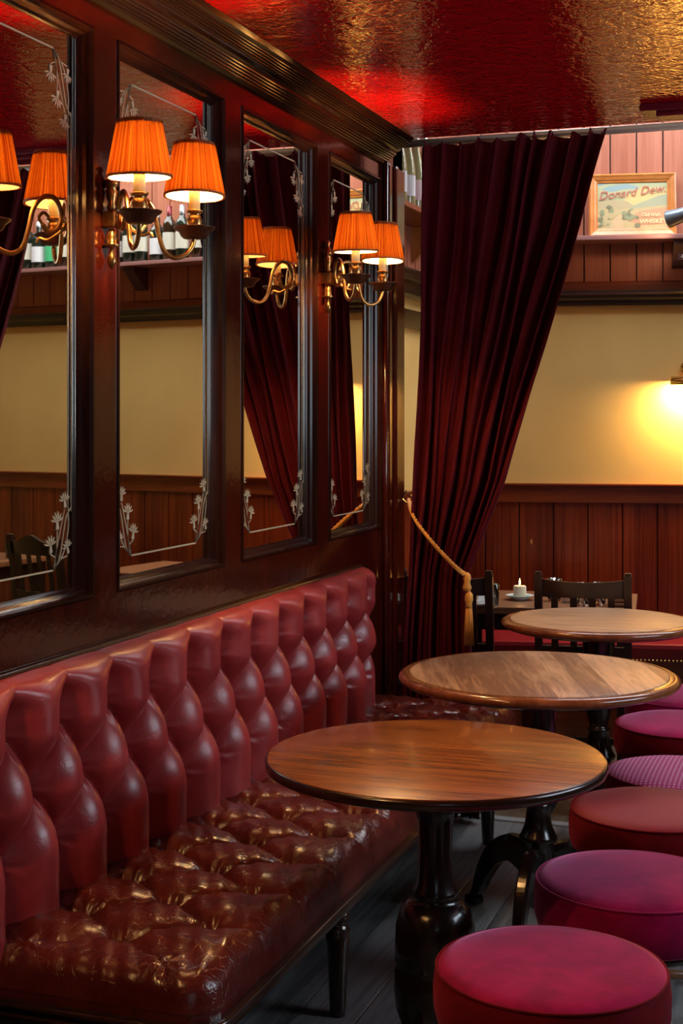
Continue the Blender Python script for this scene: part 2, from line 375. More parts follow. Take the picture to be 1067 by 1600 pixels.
# beam face above the curtain (edge of low ceiling)
# mirror-side partition: glass recessed, openings in a grid
Z0, Z1 = 1.09, 2.387
open_y = [(1.502, 2.128), (2.235, 2.867), (2.973, 3.599), (3.71, 4.333), (4.443, 5.017)]
stiles = [(YB, 1.502)] + [(a[1], b[0]) for a, b in zip(open_y, open_y[1:])] + [(5.017, 5.28)]
wl = MB(); wl.bx(-.12, 0, YB, 5.28, 0, Z0); wl.bx(-.12, 0, YB, 5.28, Z1, 2.66)
for a, b in stiles: wl.bx(-.12, 0, a, b, Z0, Z1)
wl.bx(-.12, -.045, YB, 5.28, Z0, Z1)
struct(wl.build('wall_left', M['mahog']))
# raised end pilaster and flat rail bead
pl = MB(); pl.bx(0, .018, 5.055, 5.10, .0, 2.45, 0, .008); pl.bx(0, .028, 5.115, 5.16, .0, 2.45, 0, .012); pl.bx(0, .012, 5.185, 5.275, .0, 2.45, 0, .005)
pl.lathe([(.012, 0), (.012, 2.45)], (.008, 5.035, 0), 12)
struct(pl.build('trim_2', M['mahog']))
# cornice profile swept along Y
def reed(p, q, n, h=.0035):
    out = []; d = Vector((q[0]-p[0], q[1]-p[1])); nn_ = Vector((d.y, -d.x)).normalized()
    for i in range(n):
        for k in range(5):
            t = (i + k / 5) / n; b = math.sin(PI * k / 5) * h; out.append((p[0] + d.x*t + nn_.x*b, p[1] + d.y*t + nn_.y*b))
    out.append(q); return out
cp = [(0, 2.44), (.010, 2.44)] + reed((.014, 2.450), (.050, 2.478), 5) + [(.054, 2.484), (.066, 2.488)] + reed((.068, 2.494), (.104, 2.516), 5) + [(.108, 2.522), (.12, 2.53), (0, 2.53)]
cp_plain = [(0, 2.44), (.012, 2.44), (.018, 2.452), (.030, 2.455), (.034, 2.466), (.046, 2.470), (.050, 2.480), (.056, 2.486), (.064, 2.488), (.068, 2.496), (.085, 2.502), (.094, 2.512), (.104, 2.514), (.108, 2.522), (.12, 2.53), (0, 2.53)]
struct(MB().prism(cp, 1, YB, YE).build('trim_3', M['cornice']))
struct(MB().bx(.98, 1.6, 4.72, 4.86, 2.505, 2.53, 0, .006).bx(1.03, 1.55, 4.745, 4.835, 2.49, 2.506, 0, .006).build('trim_4', wood('dark_red_moulding', (.09, .004, .01), (.14, .01, .02), .25)))
# right wall and rear wall of the snug, each with a real window opening
def wall_with_window(name, axis, pos, thick, a0, a1, top, w0, w1, h0, h1, pane_mat, idx, inward):
    def bx(mb, s0, s1, z0, z1, d0, d1, mi=0):
        if axis == 'Y': mb.bx(s0, s1, d0, d1, z0, z1, mi)
        else: mb.bx(d0, d1, s0, s1, z0, z1, mi)
    mb = MB(); d0, d1 = sorted((pos, pos + thick))
    bx(mb, a0, w0, 0, top, d0, d1); bx(mb, w1, a1, 0, top, d0, d1); bx(mb, w0, w1, 0, h0, d0, d1); bx(mb, w0, w1, h1, top, d0, d1)
    struct(mb.build(name, M['dim_wall']))
    fr = MB(); e0, e1 = sorted((pos - inward * .02, pos + thick * .6))
    for (s0, s1, z0, z1) in ((w0, w0+.06, h0, h1), (w1-.06, w1, h0, h1), (w0, w1, h0, h0+.06), (w0, w1, h1-.06, h1), ((w0+w1)/2-.025, (w0+w1)/2+.025, h0, h1), (w0, w1, (h0+h1)/2-.02, (h0+h1)/2+.02)):
        bx(fr, s0, s1, z0, z1, e0, e1)
    win = struct(fr.build('window_%d' % idx, M['bench_wood']))
    pn = MB(); bx(pn, w0+.03, w1-.03, h0+.03, h1-.03, *sorted((pos + thick*.5, pos + thick*.55))); pn.build('window_pane', pane_mat, win)
wall_with_window('wall_rear', 'Y', YB, -.12, -.12, XR, 2.65, 2.15, 3.2, 1.1, 2.3, M['rear_pane'], 1, -1)
wall_with_window('wall_right', 'X', XR, .12, YB, 5.3, 2.65, 2.7, 4.7, 1.35, 2.3, M['side_pane'], 2, 1)
struct(MB().bx(2.2, XR, 5.08, 5.26, 0, 2.95).build('wall_divider', M['mahog']))
struct(MB().bx(-.2, XR + .1, 5.045, 5.075, 2.56, 3.35).build('wall_header', M['dim_wall']))
# ---- back room
ang = math.atan(TB)
WM = Matrix.Translation((0, 6.92, 0)) @ Matrix.Rotation(ang, 4, 'Z')       # local x runs along the back wall, local y=0 is its face, -y into the room
bwn = MB(); bwn.box((2.3, .06, 1.68), (5.6, .12, 3.36)); o = struct(bwn.build('wall_back', M['cream'])); o.matrix_world = WM
def on_wall(mb, name, mats, st=True):
    o = mb.build(name, mats); o.matrix_world = WM
    return struct(o) if st else o
def boards(x0, x1, z0, z1, pitch, off, depth=.015, gap=.006):
    mb = MB(); x = x0 + off - pitch
    while x < x1:
        a, b = max(x + gap / 2, x0), min(x + pitch - gap / 2, x1)
        if b > a + .01: mb.box(((a+b)/2, -depth / 2, (z0+z1)/2), (b - a, depth, z1 - z0), 0, .003)
        x += pitch
    return mb
L0, L1 = -.28, 5.0
on_wall(MB().box(((L0+L1)/2, -.002, 2.76), (L1 - L0, .004, 1.2)), 'trim_5', M['groove'])
on_wall(boards(L0, L1, 2.16, 3.35, .126, .07), 'trim_6', M['board_up'])
on_wall(MB().box(((L0+L1)/2, -.002, .56), (L1 - L0, .004, 1.12)), 'trim_7', M['groove'])
on_wall(boards(L0, L1, .02, 1.10, .167, .05, .015, .005), 'trim_8', M['board_low'])
on_wall(MB().box(((L0+L1)/2, -.011, 1.125), (L1-L0, .022, .085), 0, .003).box(((L0+L1)/2, -.017, 1.172), (L1-L0, .034, .012), 0, .004), 'trim_9', M['rail_wood'])
pr = MB(); pr.prism([(0, 2.05), (-.02, 2.05), (-.028, 2.062), (-.03, 2.075), (-.045, 2.085), (-.048, 2.10), (-.06, 2.112), (-.06, 2.12), (0, 2.12)], 0, L0, L1)
on_wall(pr, 'trim_10', M['dark_mould'])
on_wall(MB().prism([(0, 2.122), (-.035, 2.122), (-.03, 2.16), (-.018, 2.168), (0, 2.168)], 0, L0, L1), 'trim_11', M['red_band'])
# left wall of the back room
def left_wall():
    X = -.22; y0, y1 = 5.28, yw(-.22)
    struct(MB().bx(X - .1, X, y0 - .1, y1 + .1, 0, 3.36).build('wall_left_back_room', M['cream']))
    mb = MB(); y = y0
    while y < y1:
        mb.bx(X, X + .015, y + .003, min(y + .12, y1), 2.16, 3.35, 0, .003); y += .126
    struct(mb.build('trim_12', M['board_up']))
    mb = MB(); y = y0
    while y < y1:
        mb.bx(X, X + .015, y + .003, min(y + .16, y1), .02, 1.1, 0, .003); y += .167
    mb.bx(X, X + .03, y0, y1, 1.09, 1.175, 0, .004); struct(mb.build('trim_13', M['board_low']))
    struct(MB().bx(X, X + .05, y0, y1, 2.03, 2.16, 0, .012).bx(X, X + .07, y0, y1, 2.10, 2.12, 0, .004).build('trim_14', M['dark_mould']))
    struct(MB().bx(X, X + .03, 5.28, 5.40, 1.2, 1.98, 0, .006).bx(X, X + .03, 6.3, 6.36, 1.2, 1.98, 0, .006).bx(X, X+.03, 5.28, 6.36, 1.9, 1.98, 0, .006).build('trim_15', M['dark_mould']))
left_wall()
struct(MB().bx(-.32, 0, 5.16, 5.28, 0, 3.36).build('wall_end_return', M['mahog']))
struct(MB().bx(5.0, 5.1, 5.2, 8.0, 0, 3.36).build('wall_right_back_room', M['cream']))
struct(MB().bx(XR, 5.0, 5.14, 5.26, 0, 3.36).build('wall_front_back_room', M['cream']))
# back-room ceiling with a skylight opening
def lb(mb, x0, x1, y0, y1, z0, z1): mb.box(((x0+x1)/2, (y0+y1)/2, (z0+z1)/2), (x1-x0, y1-y0, z1-z0)); return mb
cb = MB(); lb(cb, -.8, 5.4, -3.0, -.88, 3.32, 3.42); lb(cb, -.8, 5.4, -.2, .15, 3.32, 3.42); lb(cb, -.8, -.15, -.88, -.2, 3.32, 3.42); lb(cb, 3.4, 5.4, -.88, -.2, 3.32, 3.42)
on_wall(cb, 'ceiling_back_room', M['white_ceil'])
sk = MB()
for x in (-.15, .72, 1.6, 2.48, 3.36): lb(sk, x, x + .04, -.88, -.2, 3.33, 3.40)
sky = on_wall(sk, 'window_3', M['white_ceil'])
lb(MB(), -.15, 3.4, -.88, -.2, 3.40, 3.41).build('skylight_pane', M['skylight'], sky)

# ================================================================== MIRRORS
def wall_mirror(y0, y1, label):
    root = empty('wall_mirror', (-.03, (y0 + y1) / 2, Z0), label, 'mirror', 'etched mirrors in the dark wood partition')
    hy = (y1 - y0) / 2; hz = Z1 - Z0; bw = .022; ri = bw * math.tan(math.radians(2.0))
    g = MB(); a0, a1, b0, b1 = -hy + bw, hy - bw, bw, hz - bw
    g.add([(0, a0, b0), (0, a1, b0), (0, a1, b1), (0, a0, b1)], [[0, 1, 2, 3]])
    g.add([(-.006, -hy, 0), (-.006, hy, 0), (-.006, hy, hz), (-.006, -hy, hz)], [[3, 2, 1, 0]])
    g.build('mirror_glass', M['mirror'], root, fix=False)
    bv = MB(); o_ = [(ri, -hy, 0), (ri, hy, 0), (ri, hy, hz), (ri, -hy, hz)]; i_ = [(0, a0, b0), (0, a1, b0), (0, a1, b1), (0, a0, b1)]
    for k in range(4):
        j = (k + 1) % 4; bv.add([o_[k], o_[j], i_[j], i_[k]], [[0, 1, 2, 3]])
    bv.build('mirror_bevel', M['mirror'], root, fix=False)
    # moulded bead around the opening
    fm = MB(); prof = [(.028, .000), (.034, .004), (.034, .010), (.026, .014), (.018, .016), (.012, .022), (.004, .026), (.0005, .030)]
    rings = [[(x, -hy + t, t) for x, t in prof], [(x, hy - t, t) for x, t in prof], [(x, hy - t, hz - t) for x, t in prof], [(x, -hy + t, hz - t) for x, t in prof]]
    n = len(prof)
    for k in range(4):
        A, B = rings[k], rings[(k + 1) % 4]
        for i in range(n - 1): fm.add([A[i], B[i], B[i+1], A[i+1]], [[0, 1, 2, 3]], 0, False)
    fm.build('bead_moulding', M['bead'], root)
    # etched border: double uprights, single crossbars, sprays of daffodils
    e = MB(); t = .0018; X = .0012
    def seg(p, q, w=.0022):
        p = Vector((0, *p)); q = Vector((0, *q)); d = (q - p).normalized(); nrm = Vector((0, -d.z, d.y)) * w / 2
        e.add([Vector((X, 0, 0)) + v for v in (p + nrm, p - nrm, q - nrm, q + nrm)], [[0, 1, 2, 3]])
    def poly(pts):
        e.add([(X + .0002, *p) for p in pts], [list(range(len(pts)))])
    def curve(pts, w=.0022):
        s = spline([(0, a, b) for a, b in pts], 5)
        for a, b in zip(s, s[1:]): seg((a.y, a.z), (b.y, b.z), w)
    ins = .052
    for sgn in (-1, 1):
        for d in (ins, ins + .014): seg((sgn * (hy - d), .20), (sgn * (hy - d), hz - .20), .0016)
    seg((-hy + .13, .075), (hy - .13, .075), .004); seg((-hy + .13, hz - .075), (hy - .13, hz - .075), .004)
    def flower(cx, cz, ang_, s):
        ca, sa = math.cos(ang_), math.sin(ang_)
        def T(x, z): return (cx + (x * ca - z * sa) * s, cz + (x * sa + z * ca) * s)
        for a in (-1.25, -.75, -.25, .25, .75, 1.25):                   # petals fanned behind
            poly([T(0, 0), T(math.sin(a - .16) * .7, math.cos(a - .16) * .55), T(math.sin(a) * 1.05, math.cos(a) * .95), T(math.sin(a + .16) * .7, math.cos(a + .16) * .55)])
        poly([T(-.16, 0), T(.16, 0), T(.26, -.65), T(.12, -.55), T(0, -.68), T(-.12, -.55), T(-.26, -.65)])   # trumpet
    for sx in (-1, 1):
        for sz in (-1, 1):                                              # sz=-1 bottom spray stands, +1 top spray hangs
            bx_, bz_ = sx * (hy - .13), (.075 if sz < 0 else hz - .075)
            def W(u, v): return (bx_ + sx * u, bz_ - sz * v if sz > 0 else bz_ + v)
            up = 0 if sz < 0 else PI
            for (u, v, s_) in ((-.010, .055, .026), (.018, .105, .027), (.050, .150, .024), (.062, .045, .022)):
                p = W(u, v); flower(p[0], p[1], up + sx * (.25 if sz < 0 else -.25) * random.uniform(.2, 1.4), s_)
                curve([W(0, 0), W(u * .25 + .012, v * .45), W(u, v - .018)], .0024)
            curve([W(.002, 0), W(.03, .03), W(.055, .11), W(.078, .135)], .0028); curve([W(0, 0), W(.045, .035), W(.066, .09), W(.064, .135)], .0028)
    e.build('etched_flowers', M['frost'], root, fix=False)
    return root
names = ['etched mirror at the far left, cut off by the photo edge, reflecting two lamps',
         'etched mirror directly right of the near brass sconce, reflecting a shelf of bottles',
         'etched mirror left of the far sconce, reflecting the plum curtain edge',
         'farthest etched mirror, behind the far lampshades, reflecting dark curtain']
wall_mirror(*open_y[0], 'etched mirror outside the left of the photo')
for (a, b), nm in zip(open_y[1:], names): wall_mirror(a, b, nm)

# ================================================================== SCONCES
def make_sconce(label):
    root = empty('wall_sconce', (0, 0, 0), label, 'wall lamp', 'twin-arm brass sconces on the partition stiles')
    bp = MB()   # turned backplate column
    prof = [(.002, 1.842), (.008, 1.850), (.012, 1.862), (.009, 1.874), (.005, 1.884), (.006, 1.892), (.022, 1.897), (.012, 1.903), (.014, 1.915), (.010, 1.928), (.007, 1.935)]
    bp.lathe([(r, z) for r, z in prof], (.016, 0, 0), 20)
    bp.box((.016, 0, 1.957), (.032, .036, .036), 0, .003); bp.box((.033, 0, 1.957), (.004, .020, .020), 0, .001); bp.lathe([(.004, 0), (.006, .003), (.003, .006)], (0, 0, 0), 12, mtx=Matrix.Translation((.035, 0, 1.957)) @ Matrix.Rotation(PI/2, 4, 'Y'))
    bp.lathe([(.007, 1.975), (.011, 1.985), (.008, 1.995), (.012, 2.010), (.014, 2.022), (.010, 2.030), (.018, 2.036), (.017, 2.044), (.009, 2.056), (.006, 2.066), (.010, 2.071), (.007, 2.078), (.001, 2.082)], (.016, 0, 0), 20)
    bp.build('backplate', M['brass'], root)
    hub = MB(); hub.lathe([(.010, 0), (.012, .010), (.008, .016), (.011, .024), (.004, .030)], (0, 0, 0), 14, mtx=Matrix.Translation((.030, 0, 1.945)) @ Matrix.Rotation(PI/2, 4, 'Y'))
    hub.tube(spline([(.05, 0, 1.94), (.075, 0, 1.925), (.095, 0, 1.917), (.115, 0, 1.922), (.122, 0, 1.912)], 8), .0035); hub.build('hub', M['brass'], root)
    for s in (-1, 1):
        ax, ay = .16, s * .14
        def Q(t, z): return (.03 + (ax - .03) * t, ay * t, z)
        pts = spline([Q(.36, 1.948), Q(.28, 1.930), Q(.17, 1.938), Q(.12, 1.968), Q(.18, 2.004), Q(.32, 2.012), Q(.46, 1.984), Q(.53, 1.93), Q(.60, 1.892), Q(.73, 1.876), Q(.88, 1.884), Q(.97, 1.905), Q(1.0, 1.928)], 9)
        am = MB(); am.tube(pts, .0058, 10); am.tube(spline([Q(.36, 1.948), Q(.40, 1.962), Q(.34, 1.974), Q(.27, 1.964)], 6), .004, 8)
        arm = am.build('arm', M['brass'], root)
        dp = MB().lathe([(.006, 1.922), (.026, 1.924), (.031, 1.928), (.036, 1.938), (.049, 1.948), (.050, 1.951), (.040, 1.949), (.010, 1.945)], (ax, ay, 0), 32)
        dp.build('drip_pan', M['bronze'], root)
        cu = MB().lathe([(.016, 1.946), (.0175, 1.955), (.019, 1.965), (.015, 1.976), (.013, 1.980), (.019, 1.986), (.021, 1.990), (.016, 1.991)], (ax, ay, 0), 28); cu.build('candle_cup', M['brass'], root)
        cs = MB().lathe([(.0135, 1.988), (.0135, 2.045), (.011, 2.048)], (ax, ay, 0), 20); cs.build('candle_sleeve', M['candle_tube'], root)
        MB().lathe([(.006, 2.048), (.012, 2.060), (.014, 2.072), (.010, 2.086), (.002, 2.097)], (ax, ay, 0), 16).build('bulb', M['bulb'], root)
        random.seed(11 + s); ph = [random.uniform(-.5, .5) for _ in range(46)]
        zb, zt, rb, rt = 2.022, 2.148, .0715, .0475; sh = MB(); N = 46 * 6
        def fn(i, j):
            a = 2 * PI * i; k = (i * 46) % 1; pi_ = int(i * 46) % 46
            r = rb + (rt - rb) * j; r += .0022 * math.sin(2 * PI * (k + .15 * ph[pi_])) + .0008 * ph[pi_]
            tilt = .045 * s
            return (r * math.cos(a), r * math.sin(a), zb + (zt - zb) * j + r * math.sin(a) * (-tilt))
        sh.grid(N, 8, fn); so = sh.build('lamp_shade', M['shade'], root, (ax, ay, 0), fix=False)
        li = MB()
        def lf(i, j, ax=ax, ay=ay, s=s):
            a = 2 * PI * i; r = rb - .0045 + (rt - rb) * j; return (ax + r * math.cos(a), ay + r * math.sin(a), zb + .001 + (zt - zb - .002) * j - r * math.sin(a) * .045 * s)
        li.grid(48, 2, lf); li.build('lining', M['liner'], so, (-ax, -ay, 0), fix=False)
        for (r, z, h) in ((rb + .0012, zb, .006), (rt + .0012, zt - .008, .009)):
            tb = MB(); tilt = .045 * s
            def ring(i, j, r=r, z=z, h=h): a = 2*PI*i; return (ax + r*math.cos(a), ay + r*math.sin(a), z + h*j - r*math.sin(a)*tilt)
            tb.grid(48, 1, ring); tb.build('shade_braid', M['shade_trim'], so, (-ax, -ay, 0), fix=False)
        sp = MB()
        for k in range(3):
            a = k * 2 * PI / 3 + .4; sp.tube([(ax, ay, 2.100), (ax + rt*.98*math.cos(a), ay + rt*.98*math.sin(a), 2.140 - rt * math.sin(a) * .045 * s)], .0011, 6)
        sp.tube([(ax, ay, 2.095), (ax, ay, 2.11)], .003, 8); sp.build('shade_carrier', M['brass'], so, (-ax, -ay, 0))
    return root
sc1 = make_sconce('brass sconce with two lit pleated orange shades, nearest and largest, on the left stile')
sc1.location = (0, 2.92, 0)
sc2 = copy_tree(sc1); sc2.location = (0, 4.388, 0); sc2['label'] = 'smaller-looking brass sconce with two lit pleated orange shades beside the curtain'
sc3 = copy_tree(sc1); sc3.location = (0, 1.45, 0); sc3['label'] = 'brass sconce with two lit orange shades outside the left edge of the photo'

# ================================================================== BANQUETTE
bq = empty('banquette', (.25, 3.6, 0), 'long buttoned burgundy leather banquette along the mirrored partition', 'bench')
def child(mb, name, m, parent=None, fix=True):
    o = mb.build(name, m, parent or bq, fix=fix)
    if (parent or bq) is bq: o.location = Vector((-.25, -3.6, 0))
    return o
def tuft(u, v):
    su, sv = abs(math.sin(PI * u)), abs(math.sin(PI * v))
    return .66 * (su * sv) ** .45 + .34 * ((su + sv) / 2) ** .9
A_B, S_B, T1_, B_B = .2015, 2.438, .868, .128
def pucker(s, t, A, S, T, B):
    # nearest button and the little gathers radiating from it
    r = max(0, min(2, round((T - t) / B))); off = A / 2 if r == 1 else 0
    k = round((s - S - off) / A); ds, dt = s - (S + off + k * A), t - (T - r * B); d = math.hypot(ds, dt)
    return math.exp(-((d - .016) / .022) ** 2), math.cos(7 * math.atan2(dt, ds) + k + r * 2)
def hback(y, z):
    p = (y - S_B) / A_B; q = (T1_ - z) / (2 * B_B)
    if q < 0:
        s = abs(math.sin(PI * p)); k = min(1, max(0, (-q - .16) / .24)); k = k * k * (3 - 2 * k); h = .66 * s ** .8 + .34 * s ** .9; g = .86 + .09 * s ** .35
        return h * (1 - k) + g * k
    if q > 1:
        s = abs(math.sin(PI * p)); k = min(1, (q - 1) * 2.0); h = .66 * s ** .8 + .34 * s ** .9
        return h * (1 - .3 * k) + .25 * k
    rr_ = 2 * q; fl = math.floor(min(rr_, 1.9999)); q = (fl + (rr_ - fl) ** .74) / 2
    return tuft(p + q, p - q)
YB0, YB1 = 2.20, 4.74
def back_fn(i, j):
    y = YB0 + (YB1 - YB0) * i; z = .46 + (.985 - .46) * j
    h = hback(y, z); e = min(1, (y - YB0) / .05, (YB1 - y) / .05); e = math.sqrt(max(0, 1 - (1 - e) ** 2))
    dpk, cs8 = pucker(y, z, A_B, S_B, T1_, B_B)
    x = .008 + .086 * h * (.25 + .75 * e) + dpk * cs8 * .004
    tz = (z - .935) / .05
    zz = z - .012 * h * min(1, max(0, (z - .46) / .1)) * (1 if z < .90 else max(0, (1.0 - z) / .1))
    if tz > 0:
        a = min(1, tz) * PI / 2; x = .010 + (x - .010) * math.cos(a) ** .75; zz = .935 - .012 * h * .65 + (.012 + .040 * h) * math.sin(a)
    x += .012 * (1 - e) * 0
    return (x, y, zz)
bk = MB(); bk.grid(520, 110, back_fn); backrest = child(bk, 'backrest', M['leather_back'], fix=False)
child(MB().bx(.001, .02, YB0, YB1, .42, .985, 0, .004), 'backrest_board', M['bench_wood'])
# seat
SX0, SX1, SY0, SY1 = .0, .53, 2.335, 4.99
A_S, S_S, R1_, B_S = .2155, 2.605, .115, .148
def cush(u, v, A, B, broad, crease, dimple, cw):
    su, sv = abs(math.sin(PI * u)), abs(math.sin(PI * v)); L = math.hypot(A / 2, B)
    du, dv = abs(u - round(u)) * L, abs(v - round(v)) * L; db = math.hypot(du, dv)
    cr = max(math.exp(-du / cw), math.exp(-dv / cw))
    return 1 - broad * (1 - (su * sv) ** .5) - crease * cr - dimple * math.exp(-(db / .032) ** 2)
def hseat(x, y):
    p = (y - S_S) / A_S; q = (x - R1_) / (2 * B_S)
    if q < 0 or q > 1:
        pp = p; s = abs(math.sin(PI * pp)); k = min(1, (-q if q < 0 else q - 1) * 3.2)
        dc = abs(pp - round(pp)) * A_S; qq = (-q if q < 0 else q - 1) * 2 * B_S
        return 1 - .28 * (1 - s) * (1 - .6 * k) - .26 * math.exp(-dc / .007) * (1 - .6 * k) - .46 * math.exp(-(dc * dc + qq * qq) / .032 ** 2) - .04 * k
    return cush(p + q, p - q, A_S, B_S, .28, .26, .46, .007)
def seat_fn(i, j):
    # bias the grid towards the edges
    x = SX0 + (SX1 - SX0) * i; y = SY0 + (SY1 - SY0) * j; R = .07
    # round the two front corners
    for yc, sg in ((SY0 + R, -1), (SY1 - R, 1)):
        xc = SX1 - R
        if x > xc and (y - yc) * sg > 0:
            dx, dy = x - xc, y - yc; L = max(abs(dx), abs(dy)); n = math.hypot(dx, dy)
            if n > 1e-9: x, y = xc + dx / n * L, yc + dy / n * L
    def d_of(x, y):
        xc = SX1 - R
        for yc, sg in ((SY0 + R, -1), (SY1 - R, 1)):
            if x > xc and (y - yc) * sg > 0: return R - math.hypot(x - xc, y - yc)
        return min(SX1 - x, y - SY0, SY1 - y)
    d = max(0, d_of(x, y)); E = 1 if d > .055 else math.sqrt(max(0, 1 - (1 - d / .055) ** 2))
    endk = min(1, max(0, (y - 2.40) / .08)); h = hseat(x, y); h = h if y > 2.48 else (h * endk + .72 * (1 - endk))
    if y > 4.92: k = min(1, (y - 4.92) / .05); h = h * (1 - k) + .7 * k
    wr = .0020 * math.sin(85 * y + 9 * math.sin(40 * x)) * (1 - h) + .0016 * math.sin(120 * (x + y * .5))
    dpk, cs8 = pucker(y, -x, A_S, S_S, -R1_, B_S)
    return (x, y, .418 + .024 * E + (.060 * h + wr + dpk * cs8 * .0045) * E ** .7)
st = MB(); st.grid(100, 470, seat_fn)
seat = child(st, 'seat_cushion', M['leather_seat'], fix=False)
# leather wrap under the rolled edge
def rrect(x0, x1, y0, y1, R, n=8):
    out = [(x0, y0)]
    for cx_, cy_, a0 in ((x1 - R, y0 + R, -PI/2), (x1 - R, y1 - R, 0)):
        for k in range(n + 1): a = a0 + PI/2 * k / n; out.append((cx_ + R * math.cos(a), cy_ + R * math.sin(a)))
    out.append((x0, y1)); return out
child(MB().prism(rrect(.0, .529, 2.336, 4.989, .07), 2, .400, .4185), 'seat_base', M['leather_seat'])
rl = MB(); rl.prism(rrect(.002, .540, 2.325, 5.0, .075), 2, .386, .402); rl.prism(rrect(.002, .530, 2.335, 4.99, .07), 2, .372, .386); rl.prism(rrect(.002, .522, 2.343, 4.982, .065), 2, .352, .372)
path = [(x, y) for x, y in rrect(.002, .541, 2.324, 5.001, .075, 10)]
rl.tube([(x, y, .394) for x, y in path], .0065, 10); rl.tube([(x - .012 if x > .3 else x, y, .374) for x, y in path], .005, 8)
child(rl, 'seat_rail', M['bench_wood'])
leg_prof = [(.019, .0), (.021, .02), (.024, .10), (.030, .19), (.033, .215), (.026, .228), (.021, .235), (.029, .243), (.033, .252), (.029, .262), (.021, .269), (.024, .276), (.034, .285), (.034, .30)]
for (x, y) in ((.43, 2.50), (.41, 3.37), (.41, 4.20), (.43, 4.90), (.06, 2.50), (.06, 3.37), (.06, 4.20), (.06, 4.90)):
    lg = MB(); lg.lathe(leg_prof, (x, y, 0), 24); lg.box((x, y, .325), (.062, .062, .055), 0, .004); child(lg, 'leg', M['bench_wood'])
bm_ = MB().lathe([(.0115, -.003), (.0115, .001), (.008, .005), (.001, .007)], (0, 0, 0), 16)
b0 = bm_.build('button', M['button'], backrest); first = True
def put_button(loc, rot, par):
    global first
    if first: o = b0; first = False
    else: o = b0.copy(); COL.objects.link(o); o.parent = par
    o.location = loc; o.rotation_euler = rot
for r in range(3):
    for k in range(13):
        y = S_B + k * A_B + (A_B / 2 if r == 1 else 0) - (A_B if r == 1 else 0)
        if YB0 + .06 < y < YB1 - .04: put_button((.015, y, T1_ - r * B_B), (0, PI/2, 0), backrest)
for r in range(3):
    for k in range(-1, 13):
        y = S_S + k * A_S + (A_S / 2 if r == 1 else 0)
        if SY0 + .1 < y < SY1 - .06: put_button((R1_ + r * B_S, y, .4515), (0, 0, 0), seat)

# ================================================================== CURTAINS
XRT = [(2.545, .80), (2.2, .709), (1.93, .625), (1.6, .53), (1.27, .438), (1.08, .36), (.93, .296), (.86, .290), (.70, .296), (.4, .315), (0, .33)]
XLT = [(2.545, .105), (1.9, .10), (1.2, .085), (.9, .07), (.66, .052), (0, .03)]
def curtain(sgn, label):
    ox = 0 if sgn > 0 else 2.235
    root = empty('curtain', (ox + sgn * .3, 5.16, 0), label, 'curtain', 'plum velvet curtains across the archway')
    rnd = random.Random(3); nf = 10; ph = [rnd.uniform(-.38, .38) for _ in range(nf + 2)]; am = [rnd.uniform(.45, 1.3) for _ in range(nf + 2)]
    def fn(i, j):
        z = .015 + (2.545 - .015) * j; xl, xr = interp(XLT, z), interp(XRT, z)
        g = i + .018 * math.sin(2 * PI * i * 3.1 + 4 * z) * min(1, (2.5 - z) * 2)
        x = xl + (xr - xl) * g; k = i * nf; ki = int(k); t = k - ki
        a = am[ki] * (1 - t) + am[ki + 1] * t; f = math.sin(2 * PI * (k + ph[ki] * (1 - t) + ph[ki + 1] * t + .15 * math.sin(2.2 * z))) * (.72 + .28 * math.sin(5 * i + 1.7 * z)) + .35 * math.sin(2 * PI * 3.3 * i + .8)
        wgt = interp([(0, .040), (.7, .036), (.93, .022), (1.1, .030), (1.7, .036), (2.4, .030), (2.545, .020)], z)
        y = 5.155 - f * wgt * a - .012 * math.sin(2 * PI * (k * 2.3)) * .5
        slack = interp([(0, 0), (.8, 0), (.93, .0), (1.4, .02), (2.545, 0)], z); y -= slack * i
        if j > .985:
            pass
        zz = z - (.026 * (1 - max(0, f) ** 1) * max(0, (z - 2.47) / .075)) * (.4 + .6 * abs(math.sin(PI * k * .5 + 1)))
        x += .010 * math.sin(2 * PI * k * 1.0 + 1.2) * 1
        return (sgn * (x - .3), y - 5.16, zz)
    mb = MB(); mb.grid(420, 110, fn); cl = mb.build('curtain_cloth', M['curtain'], root, fix=False)
    so = cl.modifiers.new('thickness', 'SOLIDIFY'); so.thickness = .003
    hk = MB()
    for k in range(nf):
        x = .105 + .695 * (k + .25) / nf; hk.tube([(sgn*(x-.3) + .012*math.cos(a), .0 + .035, 2.532 + .014*math.sin(a)) for a in [q*2*PI/12 for q in range(12)]], .0016, 6, closed=True)
    return root
c1 = curtain(1, 'dark plum velvet curtain tied back with gold rope, left side of the archway')
c2 = curtain(-1, 'second plum velvet curtain, seen at far left only as a mirror reflection')
